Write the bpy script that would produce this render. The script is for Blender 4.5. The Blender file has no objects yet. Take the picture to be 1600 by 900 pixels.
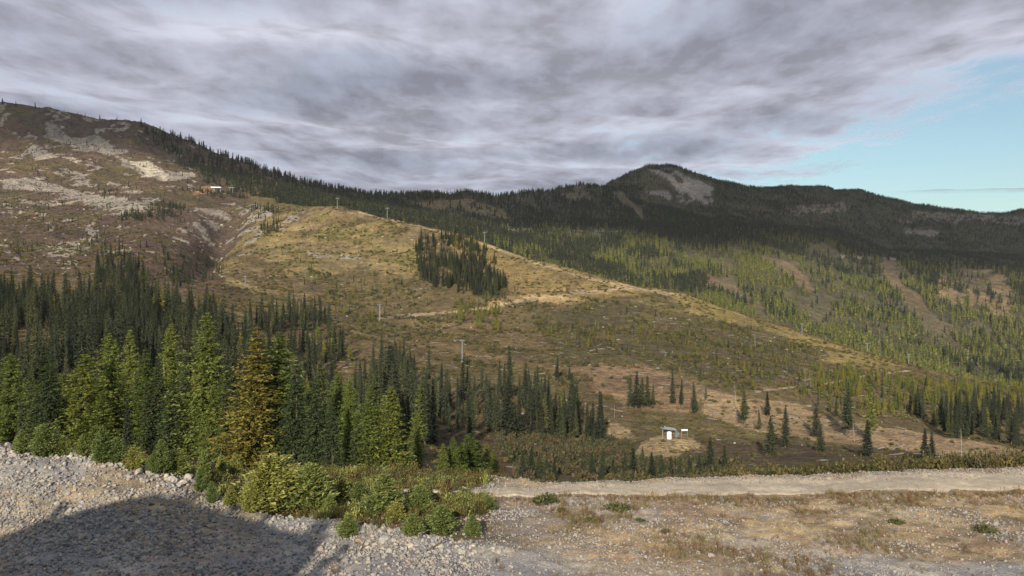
import bpy, math, random
import numpy as np
from mathutils import Vector

# ------------------------------------------------------------------ camera, sky, sun, exposure
SC = bpy.context.scene
COL = SC.collection
F = 1331.0                      # focal length in pixels of a 1600 px wide picture
CAM_H = 12.0                    # the camera stands 12 m above the gravel pad
SUN_EL = math.radians(21.0)
SUN_DIR = Vector((0.17, 0.985, 0)).normalized()      # where the sunlight travels, seen from above

cam_d = bpy.data.cameras.new('camera'); cam_d.sensor_width = 36.0; cam_d.lens = F / 1600 * 36
cam_d.clip_start = 0.5; cam_d.clip_end = 200000
cam = bpy.data.objects.new('camera', cam_d); COL.objects.link(cam)
cam.location = (0, 0, 0); cam.rotation_euler = (math.radians(90), 0, 0)
SC.camera = cam

world = bpy.data.worlds.new('World'); SC.world = world; world.use_nodes = True
wn = world.node_tree.nodes; wl = world.node_tree.links
bg = wn['Background']; bg.inputs['Strength'].default_value = 0.085
sky = wn.new('ShaderNodeTexSky'); sky.sky_type = 'NISHITA'; sky.sun_disc = False
sky.sun_elevation = SUN_EL; sky.sun_rotation = math.atan2(-SUN_DIR.x, -SUN_DIR.y)
sky.altitude = 1500; sky.air_density = 1.0; sky.dust_density = 1.2; sky.ozone_density = 1.0
tint = wn.new('ShaderNodeMix'); tint.data_type = 'RGBA'; tint.blend_type = 'MULTIPLY'; tint.inputs[0].default_value = 1.0
tint.inputs[7].default_value = (1.04, 1.07, 0.94, 1)
wl.new(sky.outputs[0], tint.inputs[6]); wl.new(tint.outputs[2], bg.inputs['Color'])

sun_d = bpy.data.lights.new('sun', 'SUN'); sun_d.energy = 5.0; sun_d.angle = math.radians(0.53); sun_d.color = (1.0, 0.90, 0.74)
sun = bpy.data.objects.new('sun', sun_d); COL.objects.link(sun)
sd = Vector((SUN_DIR.x * math.cos(SUN_EL), SUN_DIR.y * math.cos(SUN_EL), -math.sin(SUN_EL)))
sun.rotation_euler = sd.to_track_quat('-Z', 'Y').to_euler(); sun.location = (-60, -300, 150)

SC.view_settings.view_transform = 'Standard'; SC.view_settings.look = 'None'
SC.view_settings.exposure = 0.55; SC.view_settings.gamma = 1.0; SC.view_settings.use_curve_mapping = False
SC.render.engine = 'CYCLES'
SC.cycles.max_bounces = 5; SC.cycles.diffuse_bounces = 3; SC.cycles.glossy_bounces = 1
SC.cycles.transmission_bounces = 3; SC.cycles.transparent_max_bounces = 6
SC.cycles.use_denoising = True; SC.cycles.denoiser = 'OPENIMAGEDENOISE'; SC.cycles.denoising_input_passes = 'RGB_ALBEDO_NORMAL'; SC.cycles.denoising_prefilter = 'ACCURATE'
SC.cycles.caustics_reflective = False; SC.cycles.caustics_refractive = False

# ------------------------------------------------------------------ numeric helpers
RNG = np.random.default_rng(11)

def hsh(ix, iy, seed):
    n = (ix.astype(np.int64) * 374761393 + iy.astype(np.int64) * 668265263 + seed * 1274126177) & 0xffffffff
    n = ((n ^ (n >> 13)) * 1274126177) & 0xffffffff
    n = ((n ^ (n >> 16)) * 2246822519) & 0xffffffff
    return ((n ^ (n >> 15)) & 0xffffff) / float(0xffffff)

def vnoise(x, y, seed=0):
    xi = np.floor(x); yi = np.floor(y); u = x - xi; v = y - yi
    u = u * u * u * (u * (u * 6 - 15) + 10); v = v * v * v * (v * (v * 6 - 15) + 10)
    a = hsh(xi, yi, seed); b = hsh(xi + 1, yi, seed); c = hsh(xi, yi + 1, seed); d = hsh(xi + 1, yi + 1, seed)
    return (a * (1 - u) + b * u) * (1 - v) + (c * (1 - u) + d * u) * v

def fbm(x, y, seed=0, octs=4, gain=0.5):
    s = 0; a = 1; t = 0
    for o in range(octs):
        ang = 0.7 * o; ca, sa = math.cos(ang), math.sin(ang)
        s = s + a * vnoise((x * ca - y * sa) * 2 ** o + 17.3 * o, (x * sa + y * ca) * 2 ** o - 9.1 * o, seed + o)
        t += a; a *= gain
    return s / t                                    # 0..1, mean 0.5

def sstep(a, b, x):
    t = np.clip((x - a) / (b - a), 0, 1); return t * t * (3 - 2 * t)

def pchip(xk, yk, x):
    xk = np.asarray(xk, float); yk = np.asarray(yk, float)
    h = np.diff(xk); dl = np.diff(yk) / h; m = np.zeros_like(yk)
    w1 = 2 * h[1:] + h[:-1]; w2 = h[1:] + 2 * h[:-1]
    ok = (dl[:-1] * dl[1:]) > 0
    with np.errstate(divide='ignore', invalid='ignore'):
        mm = (w1 + w2) / (w1 / dl[:-1] + w2 / dl[1:])
    m[1:-1] = np.where(ok, mm, 0); m[0] = dl[0]; m[-1] = dl[-1]
    x = np.clip(x, xk[0], xk[-1])
    i = np.clip(np.searchsorted(xk, x) - 1, 0, len(h) - 1)
    t = (x - xk[i]) / h[i]; t2 = t * t; t3 = t2 * t
    return (2 * t3 - 3 * t2 + 1) * yk[i] + (t3 - 2 * t2 + t) * h[i] * m[i] + (-2 * t3 + 3 * t2) * yk[i + 1] + (t3 - t2) * h[i] * m[i + 1]

def inpoly(px, py, poly):
    r = np.zeros(px.shape, bool); n = len(poly)
    for i in range(n):
        x1, y1 = poly[i]; x2, y2 = poly[(i + 1) % n]
        if y1 == y2: continue
        c = ((y1 > py) != (y2 > py)) & (px < (x2 - x1) * (py - y1) / (y2 - y1) + x1)
        r ^= c
    return r

# ------------------------------------------------------------------ object helpers
def link(o): COL.objects.link(o); return o

def mesh_np(name, v, f, mat=None, smooth=False):
    me = bpy.data.meshes.new(name)
    v = np.asarray(v, np.float32); f = np.asarray(f, np.int32)
    k = f.shape[1]
    me.vertices.add(len(v)); me.vertices.foreach_set('co', v.ravel())
    me.loops.add(f.size); me.loops.foreach_set('vertex_index', f.ravel())
    me.polygons.add(len(f)); me.polygons.foreach_set('loop_start', np.arange(0, f.size, k, dtype=np.int32))
    me.update(calc_edges=True)
    if smooth: me.polygons.foreach_set('use_smooth', np.ones(len(f), bool))
    if mat: me.materials.append(mat)
    return me

def obj(name, me, parent=None, loc=(0, 0, 0)):
    o = bpy.data.objects.new(name, me); o.location = loc
    if parent: o.parent = parent
    return link(o)

def empty(name, loc, rz=0.0):
    o = bpy.data.objects.new(name, None); o.location = loc; o.rotation_euler = (0, 0, rz); o.empty_display_size = 0.5
    return link(o)

def tag(o, label, cat, group=None, kind=None):
    if label: o['label'] = label
    if cat: o['category'] = cat
    if group: o['group'] = group
    if kind: o['kind'] = kind
    return o

class MB:
    """collects simple solids of mixed faces"""
    def __init__(s): s.v = []; s.f = []
    def add(s, v, f):
        n = len(s.v); s.v += [tuple(p) for p in v]; s.f += [tuple(i + n for i in q) for q in f]; return s
    def box(s, c, d, rz=0.0, rx=0.0, taper=1.0):
        out = []
        for z in (-1, 1):
            for (x, y) in ((-1, -1), (1, -1), (1, 1), (-1, 1)):
                t = taper if z > 0 else 1.0
                p = Vector((x * d[0] / 2 * t, y * d[1] / 2 * t, z * d[2] / 2))
                if rx: p = Vector((p.x, p.y * math.cos(rx) - p.z * math.sin(rx), p.y * math.sin(rx) + p.z * math.cos(rx)))
                if rz: p = Vector((p.x * math.cos(rz) - p.y * math.sin(rz), p.x * math.sin(rz) + p.y * math.cos(rz), p.z))
                out.append((p.x + c[0], p.y + c[1], p.z + c[2]))
        return s.add(out, [(3, 2, 1, 0), (4, 5, 6, 7), (0, 1, 5, 4), (1, 2, 6, 5), (2, 3, 7, 6), (3, 0, 4, 7)])
    def tube(s, a, b, r1, r2=None, n=10):
        r2 = r1 if r2 is None else r2
        a = Vector(a); b = Vector(b); w = (b - a).normalized()
        u = w.orthogonal().normalized(); q = w.cross(u); v = []
        for (p, r) in ((a, r1), (b, r2)):
            for i in range(n):
                t = 2 * math.pi * i / n; v.append(p + (u * math.cos(t) + q * math.sin(t)) * r)
        f = [(i, (i + 1) % n, n + (i + 1) % n, n + i) for i in range(n)] + [tuple(range(n - 1, -1, -1)), tuple(range(n, 2 * n))]
        return s.add(v, f)
    def build(s, name, mat, parent=None, loc=(0, 0, 0)):
        me = bpy.data.meshes.new(name); me.from_pydata(s.v, [], s.f); me.update()
        me.materials.append(mat)
        return obj(name, me, parent, loc)

# ------------------------------------------------------------------ materials
def new_mat(name):
    m = bpy.data.materials.new(name); m.use_nodes = True
    nt = m.node_tree; b = nt.nodes['Principled BSDF']
    b.inputs['Roughness'].default_value = 0.9
    b.inputs['Specular IOR Level'].default_value = 0.15
    return m, nt, b

def nd(nt, t, **kw):
    n = nt.nodes.new(t)
    for k, v in kw.items():
        if hasattr(n, k) and k not in ('inputs',): setattr(n, k, v)
        else: n.inputs[k].default_value = v
    return n

def mixc(nt, fac, a, b, blend='MIX'):
    n = nt.nodes.new('ShaderNodeMix'); n.data_type = 'RGBA'; n.blend_type = blend
    for s, val in ((n.inputs[0], fac), (n.inputs[6], a), (n.inputs[7], b)):
        if hasattr(val, 'links'): nt.links.new(val, s)
        elif isinstance(val, (tuple, list)): s.default_value = (*val[:3], 1)
        else: s.default_value = val
    return n.outputs[2]

def ramp(nt, src, stops):
    n = nt.nodes.new('ShaderNodeValToRGB'); e = n.color_ramp.elements
    while len(e) < len(stops): e.new(0.5)
    for k, (p, c) in enumerate(stops):
        e[k].position = p; e[k].color = (*c, 1) if len(c) == 3 else c
    nt.links.new(src, n.inputs[0]); return n.outputs[0]

def noise(nt, vec, scale, detail=4, rough=0.6):
    n = nt.nodes.new('ShaderNodeTexNoise'); n.inputs['Scale'].default_value = scale
    n.inputs['Detail'].default_value = detail; n.inputs['Roughness'].default_value = rough
    if vec is not None: nt.links.new(vec, n.inputs['Vector'])
    return n.outputs['Fac']

def plain(name, col, rough=0.7, metal=0.0, var=0.15, scale=3.0):
    m, nt, b = new_mat(name)
    tc = nd(nt, 'ShaderNodeTexCoord')
    nz = noise(nt, tc.outputs['Object'], scale, 5)
    c = ramp(nt, nz, [(0.3, tuple(x * (1 - var) for x in col)), (0.7, tuple(min(1, x * (1 + var)) for x in col))])
    nt.links.new(c, b.inputs['Base Color']); b.inputs['Roughness'].default_value = rough; b.inputs['Metallic'].default_value = metal
    return m

def leaf_mat(name, stops, trans=0.3, spread=0.5):
    """foliage: hue from the tree's own random number, small change from leaf to leaf"""
    m, nt, b = new_mat(name)
    oi = nd(nt, 'ShaderNodeObjectInfo'); geo = nd(nt, 'ShaderNodeNewGeometry')
    base = ramp(nt, oi.outputs['Random'], stops)
    v = ramp(nt, geo.outputs['Random Per Island'], [(0.0, (1 - spread,) * 3), (1.0, (1 + spread * 0.6,) * 3)])
    c = mixc(nt, 1.0, base, v, 'MULTIPLY')
    nt.links.new(c, b.inputs['Base Color'])
    tr = nd(nt, 'ShaderNodeBsdfTranslucent'); nt.links.new(c, tr.inputs['Color'])
    mx = nd(nt, 'ShaderNodeMixShader'); mx.inputs[0].default_value = trans
    nt.links.new(b.outputs[0], mx.inputs[1]); nt.links.new(tr.outputs[0], mx.inputs[2])
    nt.links.new(mx.outputs[0], nt.nodes['Material Output'].inputs['Surface'])
    b.inputs['Roughness'].default_value = 0.75
    return m

def ground_mat(name, s_big, s_mid, s_fine, bump, bdist, contrast=0.45, speck=None):
    """ground cover: colour of the cover from the mesh, grain and relief from noise at three sizes"""
    m, nt, b = new_mat(name)
    at = nd(nt, 'ShaderNodeAttribute', attribute_name='cover')
    geo = nd(nt, 'ShaderNodeNewGeometry'); P = geo.outputs['Position']
    n1 = noise(nt, P, s_big, 5, 0.65); n2 = noise(nt, P, s_mid, 5, 0.7); n3 = noise(nt, P, s_fine, 3, 0.7)
    k = contrast
    c = mixc(nt, 1.0, at.outputs['Color'], ramp(nt, n1, [(0.3, (1 - k * .6, 1 - k * .6, 1 - k * .5)), (0.7, (1 + k * .5, 1 + k * .45, 1 + k * .35))]), 'MULTIPLY')
    c = mixc(nt, 1.0, c, ramp(nt, n2, [(0.28, (1 - k, 1 - k, 1 - k * .9)), (0.72, (1 + k * .9, 1 + k * .85, 1 + k * .7))]), 'MULTIPLY')
    c = mixc(nt, 1.0, c, ramp(nt, n3, [(0.25, (1 - k, 1 - k, 1 - k)), (0.75, (1 + k * .8,) * 3)]), 'MULTIPLY')
    if speck:
        vo = nd(nt, 'ShaderNodeTexVoronoi'); vo.inputs['Scale'].default_value = speck[0]; nt.links.new(P, vo.inputs['Vector'])
        vr = nd(nt, 'ShaderNodeSeparateColor'); nt.links.new(vo.outputs['Color'], vr.inputs[0])
        f = ramp(nt, vr.outputs[0], [(speck[1], (0, 0, 0)), (speck[1] + 0.03, (1, 1, 1))])
        f2 = ramp(nt, vo.outputs['Distance'], [(0.25, (1, 1, 1)), (0.4, (0, 0, 0))])
        ff = mixc(nt, 1.0, f, f2, 'MULTIPLY')
        c = mixc(nt, ff, c, speck[2])
    nt.links.new(c, b.inputs['Base Color'])
    ad = nd(nt, 'ShaderNodeMath', operation='ADD'); nt.links.new(n2, ad.inputs[0]); nt.links.new(n3, ad.inputs[1])
    bp = nd(nt, 'ShaderNodeBump'); bp.inputs['Strength'].default_value = bump; bp.inputs['Distance'].default_value = bdist
    nt.links.new(ad.outputs[0], bp.inputs['Height']); nt.links.new(bp.outputs[0], b.inputs['Normal'])
    b.inputs['Roughness'].default_value = 0.95
    return m

M = {}
M['hill'] = ground_mat('hill_cover', 0.02, 0.13, 0.6, 1.0, 4.0, 0.56, (0.22, 0.955, (0.42, 0.39, 0.34)))
M['mountain'] = ground_mat('mountain_cover', 0.008, 0.05, 0.22, 1.0, 9.0, 0.50)
M['gravel'] = ground_mat('gravel_ground', 0.16, 1.6, 11.0, 0.75, 0.10, 0.42, (6.0, 0.86, (0.36, 0.345, 0.32)))
M['road'] = ground_mat('road_gravel', 0.3, 2.0, 14.0, 0.8, 0.08, 0.26, (9.0, 0.85, (0.50, 0.46, 0.40)))
M['lowland'] = plain('lowland_cover', (0.05, 0.06, 0.03), 0.95, 0, 0.3, 0.001)
M['bark'] = plain('conifer_bark', (0.10, 0.075, 0.055), 0.9, 0, 0.35, 4)
M['deadwood'] = plain('bleached_dead_wood', (0.24, 0.22, 0.195), 0.85, 0, 0.3, 3)
M['spruce'] = leaf_mat('spruce_needles', [(0.0, (0.038, 0.048, 0.030)), (0.35, (0.055, 0.067, 0.039)), (0.75, (0.080, 0.094, 0.050)), (1.0, (0.125, 0.132, 0.06))], 0.18)
M['spruce_far'] = leaf_mat('distant_spruce_needles', [(0.0, (0.032, 0.041, 0.026)), (0.5, (0.046, 0.058, 0.031)), (1.0, (0.085, 0.095, 0.040))], 0.12)
M['fir'] = leaf_mat('fir_needles', [(0.0, (0.055, 0.075, 0.034)), (0.5, (0.075, 0.098, 0.040)), (1.0, (0.11, 0.13, 0.048))], 0.25)
M['larch'] = leaf_mat('larch_needles', [(0.0, (0.15, 0.19, 0.045)), (0.5, (0.25, 0.27, 0.06)), (0.85, (0.34, 0.31, 0.065)), (1.0, (0.38, 0.30, 0.065))], 0.35)
M['larch_far'] = leaf_mat('distant_larch_needles', [(0.0, (0.13, 0.16, 0.048)), (0.5, (0.22, 0.24, 0.065)), (1.0, (0.33, 0.31, 0.085))], 0.3)
M['larch_green'] = leaf_mat('green_larch_needles', [(0.0, (0.125, 0.165, 0.042)), (0.6, (0.185, 0.23, 0.056)), (1.0, (0.235, 0.265, 0.06))], 0.35)
M['larch_gold'] = leaf_mat('golden_larch_needles', [(0.0, (0.26, 0.225, 0.055)), (1.0, (0.27, 0.235, 0.058))], 0.35)
M['youngfir'] = leaf_mat('young_fir_needles', [(0.0, (0.15, 0.20, 0.065)), (0.5, (0.25, 0.285, 0.085)), (1.0, (0.36, 0.35, 0.095))], 0.25)
M['scrub'] = leaf_mat('scrub_leaves', [(0.0, (0.085, 0.085, 0.030)), (0.4, (0.14, 0.115, 0.040)), (0.8, (0.18, 0.15, 0.055)), (1.0, (0.155, 0.108, 0.05))], 0.3)
M['brush'] = leaf_mat('alder_brush_leaves', [(0.0, (0.055, 0.060, 0.028)), (0.6, (0.085, 0.080, 0.038)), (1.0, (0.11, 0.082, 0.048))], 0.2)
M['weed'] = leaf_mat('dry_weeds', [(0.0, (0.15, 0.075, 0.05)), (0.35, (0.21, 0.135, 0.07)), (0.75, (0.28, 0.22, 0.11)), (1.0, (0.16, 0.16, 0.06))], 0.25)
M['redweed'] = leaf_mat('red_leaves', [(0.0, (0.15, 0.04, 0.035)), (1.0, (0.18, 0.065, 0.045))], 0.3)

def rock_mat(name, stops):
    m, nt, b = new_mat(name)
    oi = nd(nt, 'ShaderNodeObjectInfo'); tc = nd(nt, 'ShaderNodeTexCoord')
    base = ramp(nt, oi.outputs['Random'], stops)
    n1 = noise(nt, tc.outputs['Object'], 2.2, 6, 0.7)
    c = mixc(nt, 1.0, base, ramp(nt, n1, [(0.3, (0.66, 0.64, 0.62)), (0.7, (1.2, 1.18, 1.15))]), 'MULTIPLY')
    nt.links.new(c, b.inputs['Base Color'])
    bp = nd(nt, 'ShaderNodeBump'); bp.inputs['Strength'].default_value = 0.5; bp.inputs['Distance'].default_value = 0.05
    nt.links.new(n1, bp.inputs['Height']); nt.links.new(bp.outputs[0], b.inputs['Normal'])
    return m
M['rock'] = rock_mat('granite_rock', [(0.0, (0.11, 0.105, 0.11)), (0.3, (0.24, 0.235, 0.235)), (0.65, (0.30, 0.29, 0.275)), (0.9, (0.37, 0.33, 0.27)), (1.0, (0.33, 0.235, 0.20))])
M['boulder'] = rock_mat('pale_granite', [(0.0, (0.25, 0.24, 0.225)), (0.5, (0.35, 0.335, 0.31)), (1.0, (0.44, 0.40, 0.33))])
M['steel'] = plain('galvanised_steel', (0.20, 0.21, 0.21), 0.6, 0.1)
M['white'] = plain('white_paint', (0.80, 0.80, 0.79), 0.5, 0, 0.04)
M['dark'] = plain('dark_rubber_and_columns', (0.025, 0.027, 0.03), 0.6, 0, 0.2)  # near black, for lift wheels and station columns
M['greyroof'] = plain('grey_metal_roof', (0.33, 0.36, 0.36), 0.45, 0.3)
M['machine'] = plain('weathered_grey_machinery', (0.20, 0.22, 0.225), 0.6, 0.1, 0.3)
M['siding'] = plain('brown_timber_siding', (0.17, 0.11, 0.07), 0.8, 0, 0.25)
M['glass'] = plain('dark_window_glass', (0.03, 0.035, 0.04), 0.08, 0, 0.1)

# ------------------------------------------------------------------ the terrain: crest lines and slopes as surveyed heights
# every line: (bearing column, height as seen by the camera in px, distance m); a bearing column is 800 + F * X / Y
def curve(pts, x, ci):
    return pchip([p[0] for p in pts], [p[ci] for p in pts], x)

LX = np.concatenate([np.arange(-1500, -60, 40), np.arange(-60, 1660, 3.0), np.arange(1660, 3120, 40)])
def yz(y, d): return (450 - y) / F * d
lines = []      # each: (d(x), z(x))
def L_y(pts):
    d = curve(pts, LX, 2); lines.append((d, yz(curve(pts, LX, 1), d)))
def L_z(pts):
    lines.append((curve(pts, LX, 2), curve(pts, LX, 1)))
L_z([(-1500, -17, 48), (3120, -17, 48)])
L_z([(-1500, -19, 75), (640, -19.5, 75), (800, -22, 75), (3120, -23, 75)])
L_z([(-1500, -23, 112), (600, -23.5, 112), (740, -27, 112), (900, -32, 112), (3120, -33, 112)])
L_z([(-1500, -26, 200), (0, -29, 200), (400, -31, 200), (600, -36, 200), (750, -41.5, 200), (900, -43.5, 200), (1200, -44.6, 200), (1600, -44.2, 200), (3120, -44, 200)])
L_z([(-1500, -15, 350), (0, -24, 350), (200, -27, 350), (400, -36, 350), (600, -50, 350), (800, -58, 350), (1045, -63, 350), (1300, -65, 350), (1600, -68, 350), (3120, -72, 350)])
L_y([(-1500, 440, 500), (0, 476, 500), (200, 482, 500), (400, 520, 500), (600, 553, 500), (800, 578, 500), (1000, 590, 500), (1200, 606, 500), (1400, 630, 500), (1600, 648, 500), (3120, 680, 500)])
L_y([(-1500, 380, 700), (0, 415, 700), (200, 425, 700), (330, 450, 700), (400, 470, 700), (600, 492, 700), (800, 506, 700), (1000, 515, 700), (1200, 540, 690), (1400, 578, 680), (1600, 614, 660), (3120, 650, 620)])
L_y([(-1500, 330, 900), (0, 372, 900), (200, 378, 900), (300, 396, 920), (345, 412, 930), (400, 402, 960), (500, 384, 980), (600, 397, 930), (700, 412, 890), (800, 440, 860), (900, 452, 835), (1000, 466, 810), (1200, 515, 795), (1400, 567, 745), (1600, 610, 705), (3120, 648, 660)])
CREST = [(-1500, 270, 1150), (0, 325, 1150), (200, 325, 1150), (300, 330, 1180), (340, 326, 1250), (380, 317, 1290), (450, 322, 1230), (520, 323, 1150), (560, 329, 1115), (600, 337, 1080), (650, 348, 1050), (700, 360, 1020), (760, 378, 985),
         (830, 402, 950), (900, 424, 920), (980, 445, 890), (1060, 458, 880), (1120, 480, 870), (1200, 505, 860), (1280, 530, 840), (1340, 546, 820), (1400, 562, 800), (1500, 590, 780), (1600, 606, 760), (1900, 640, 720), (3120, 640, 700)]
L_y(CREST); ICREST = len(lines) - 1
cd, cz = lines[-1]
off = [(-1500, 40, 150), (0, 32, 150), (300, 15, 150), (380, -5, 120), (450, -14, 110), (520, -18, 110), (600, -25, 120), (800, -36, 130), (1000, -46, 150), (1200, -55, 160), (3120, -60, 160)]
lines.append((cd + curve(off, LX, 2), cz + curve(off, LX, 1)))
L_y([(-1500, 230, 1420), (0, 286, 1420), (200, 290, 1450), (300, 298, 1480), (380, 314, 1500), (450, 320, 1500), (520, 328, 1500), (600, 346, 1480), (700, 368, 1450), (800, 400, 1430), (900, 432, 1400), (1000, 456, 1380), (1100, 482, 1350), (1200, 515, 1330), (1300, 545, 1300), (1400, 572, 1260), (1500, 598, 1240), (1600, 612, 1220), (3120, 640, 1200)])
L_y([(-1500, 190, 1620), (0, 236, 1620), (200, 248, 1650), (300, 266, 1700), (400, 289, 1750), (500, 309, 1850), (600, 327, 2000), (700, 338, 2100), (800, 350, 2200), (900, 352, 2300), (1000, 350, 2400), (1100, 353, 2450), (1200, 358, 2450), (1280, 376, 2400), (1340, 394, 2350), (1400, 406, 2300), (1500, 412, 2300), (1600, 417, 2300), (1900, 430, 2300), (3120, 430, 2300)])
gd, gz = lines[-1]
off = [(-1500, 60, 110), (0, 62, 120), (200, 42, 120), (300, 30, 140), (400, 20, 160), (600, 20, 200), (800, 22, 220), (1000, 18, 240), (1100, 5, 240), (1200, -10, 240), (1300, -35, 260), (1600, -45, 260), (3120, -45, 260)]
lines.append((gd + curve(off, LX, 2), gz + curve(off, LX, 1)))
SKY_A = [(-1500, 100, 1850), (-200, 140, 1850), (0, 161, 1850), (60, 169, 1850), (100, 174, 1860), (200, 187, 1900), (240, 199, 1930), (280, 216, 1960), (330, 237, 2000), (400, 263, 2080), (450, 279, 2150), (500, 293, 2240), (560, 303, 2350), (620, 308, 2480), (700, 307, 2700), (760, 303, 2800), (800, 300, 2850), (860, 297, 2950), (915, 292, 3050), (940, 297, 3100),
         (1000, 318, 3250), (1100, 340, 3350), (1200, 352, 3450), (1300, 358, 3500), (1350, 376, 3500), (1400, 396, 3500), (1600, 406, 3500), (3120, 420, 3500)]
L_y(SKY_A); hd, hz = lines[-1]
off = [(-1500, -40, 300), (0, -50, 300), (560, -60, 350), (860, -50, 400), (940, -25, 420), (1000, 0, 420), (1060, 12, 420), (1200, 20, 420), (1350, 10, 420), (1400, 0, 420), (3120, 5, 420)]
lines.append((hd + curve(off, LX, 2), hz + curve(off, LX, 1)))
L_y([(-1500, 230, 3500), (0, 250, 3500), (500, 320, 4000), (860, 325, 4500), (925, 298, 4900), (940, 294, 4950), (960, 285, 5000), (990, 271, 5000), (1018, 260.5, 5000), (1040, 260, 5000), (1080, 271, 5000), (1120, 284, 5050), (1190, 296, 5100), (1240, 293, 5200), (1290, 295, 5200), (1310, 300, 5250), (1340, 299, 5300), (1400, 310, 5300), (1450, 324, 5300), (1500, 332, 5300), (1560, 336, 5300), (1600, 329, 5300), (1800, 326, 5300), (3120, 330, 5300)])
idd, iz = lines[-1]
lines.append((idd + 1200, iz - 330)); lines.append((idd + 6000, np.full_like(iz, -330.0)))

DK = np.array([l[0] for l in lines]); ZK = np.array([l[1] for l in lines])     # K x C
SUB = [8, 14, 34, 46, 60, 50, 40, 40, 12, 24, 70, 14, 44, 14, 44, 10, 6]
assert len(SUB) == len(lines) - 1, (len(SUB), len(lines))
tt = np.concatenate([k + np.arange(n) / n for k, n in enumerate(SUB)] + [[len(SUB)]])
ki = np.minimum(tt.astype(int), len(SUB) - 1); kf = tt - ki
NR, NC = len(tt), len(LX)
GD = np.empty((NR, NC)); GZ = np.empty((NR, NC))
for c in range(NC):
    dk = DK[:, c]
    dd = dk[ki] * (dk[ki + 1] / dk[ki]) ** kf
    GD[:, c] = dd; GZ[:, c] = pchip(dk, ZK[:, c], dd)
GX = (LX[None, :] - 800) / F * GD
GT = np.repeat(tt[:, None], NC, 1)
amp = np.clip((GD - 60) / 200, 0, 1)
crestlike = np.ones_like(GD)
rel = (fbm(GX / 150, GD / 150, 3, 5) - 0.5) * 13 * np.clip(GD / 900, 0.25, 1) + (fbm(GX / 34, GD / 34, 9, 4) - 0.5) * 6.0 * np.clip(GD / 700, 0.3, 1.2) + (fbm(GX / 11, GD / 11, 13, 3) - 0.5) * 1.8 * np.clip(GD / 700, 0.2, 1.2)
rel += (fbm(GX / 420, GD / 420, 21, 4) - 0.5) * (60 - 38 * sstep(3900, 4700, GD)) * sstep(1700, 3500, GD)
# ribs and gullies running down the big slopes
rel += (np.abs(fbm(GX / 260 + GD / 1400, GD / 1100, 33, 3) - 0.5) - 0.12) * -70 * sstep(1300, 2600, GD) * sstep(520, 760, LX)[None, :]
rel += (np.abs(fbm(GX / 110 + 3, GD / 380, 35, 3) - 0.5) - 0.12) * -26 * sstep(650, 950, GD) * (1 - sstep(300, 420, LX))[None, :]
skyl = np.ones_like(GD)
GZ = GZ + rel * amp
# the gully between the big left slope and the spur
gx = 330 + (GD - 950) * 0.16
GZ -= 13 * np.exp(-((LX[None, :] - gx) / 26) ** 2) * sstep(640, 820, GD) * (1 - sstep(1150, 1330, GD))
# levelled bench under the lower lift station and lift roads cut across the spur
STX, STY = (1046 - 800) / F * 350, 350.0
rr = np.hypot((GX - STX - 3) / 1.6, GD - STY + 3)
GZ = GZ * sstep(7, 15, rr) + (-61.2) * (1 - sstep(7, 15, rr))
GPY = 450 - F * GZ / GD                                    # picture row of every grid point
GPX = np.repeat(LX[None, :], NR, 0)
CUM = np.minimum.accumulate(np.where(GD > 58, GPY, 760), axis=0)
XD = np.gradient(GX, axis=1); YD = np.gradient(GD, axis=0)
AREA = np.abs(XD * YD)
wob = (fbm(GX / 60, GD / 60, 51, 4) - 0.5)
wob2 = (fbm(GX / 60 + 50, GD / 60, 57, 4) - 0.5)
WS = 26 * np.clip(900 / GD, 0.25, 1.6)
QX = GPX + wob * WS * 1.8; QY = GPY + wob2 * WS            # ragged zone edges
NEAR = GT <= ICREST + 0.5
FAR = ~NEAR
def zone(poly, layer=None, soft=True):
    r = inpoly(QX if soft else GPX, QY if soft else GPY, poly)
    if layer is not None: r &= layer
    return r

# ground cover colour
C = np.empty((NR, NC, 3))
def setc(mask, col, k=1.0):
    m = (mask * k)[..., None] if mask.dtype == bool else (mask * k)[..., None]
    C[:] = C * (1 - m) + np.array(col) * m
n_a = fbm(GX / 90, GD / 90, 71, 5); n_b = fbm(GX / 22, GD / 22, 75, 4); n_c = fbm(GX / 300, GD / 300, 79, 4)
C[:] = (0.180, 0.140, 0.068)
setc(sstep(0.42, 0.62, n_a), (0.195, 0.132, 0.066), 0.6)
setc(sstep(0.45, 0.62, n_b), (0.16, 0.14, 0.065), 0.7)
setc((GT < 4) & NEAR, (0.085, 0.070, 0.040), 0.75)
left = (1 - sstep(330, 430, QX)) * sstep(560, 760, GD)
setc(left * NEAR + left * FAR, (0.128, 0.088, 0.068))  # heather brown, darkened further to imitate cloud shadow
setc(left * sstep(0.45, 0.6, n_a), (0.135, 0.105, 0.056))
setc(left * sstep(0.52, 0.66, n_b), (0.12, 0.075, 0.058), 0.8)
gold = zone([(330, 420), (400, 345), (450, 322), (520, 318), (600, 335), (650, 350), (690, 400), (640, 440), (560, 420), (470, 450), (400, 470)], NEAR)
setc(gold, (0.30, 0.225, 0.098), 0.9); setc(gold & (n_b > 0.55), (0.18, 0.16, 0.06), 0.8); setc(gold & (n_a > 0.52), (0.16, 0.115, 0.062), 0.75); setc(gold & (n_b < 0.40), (0.30, 0.24, 0.12), 0.7)
crestg = zone([(650, 345), (760, 372), (900, 418), (1000, 440), (1060, 455), (1000, 462), (860, 470), (780, 480), (800, 455), (720, 400)], NEAR)
setc(crestg, (0.31, 0.23, 0.095), 0.85)
setc(zone([(1060, 455), (1200, 500), (1400, 560), (1400, 585), (1200, 530), (1060, 475)], NEAR), (0.32, 0.25, 0.09), 0.85)
cut = zone([(770, 470), (860, 448), (985, 444), (990, 452), (900, 463), (800, 482), (770, 492)], NEAR)
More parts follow.
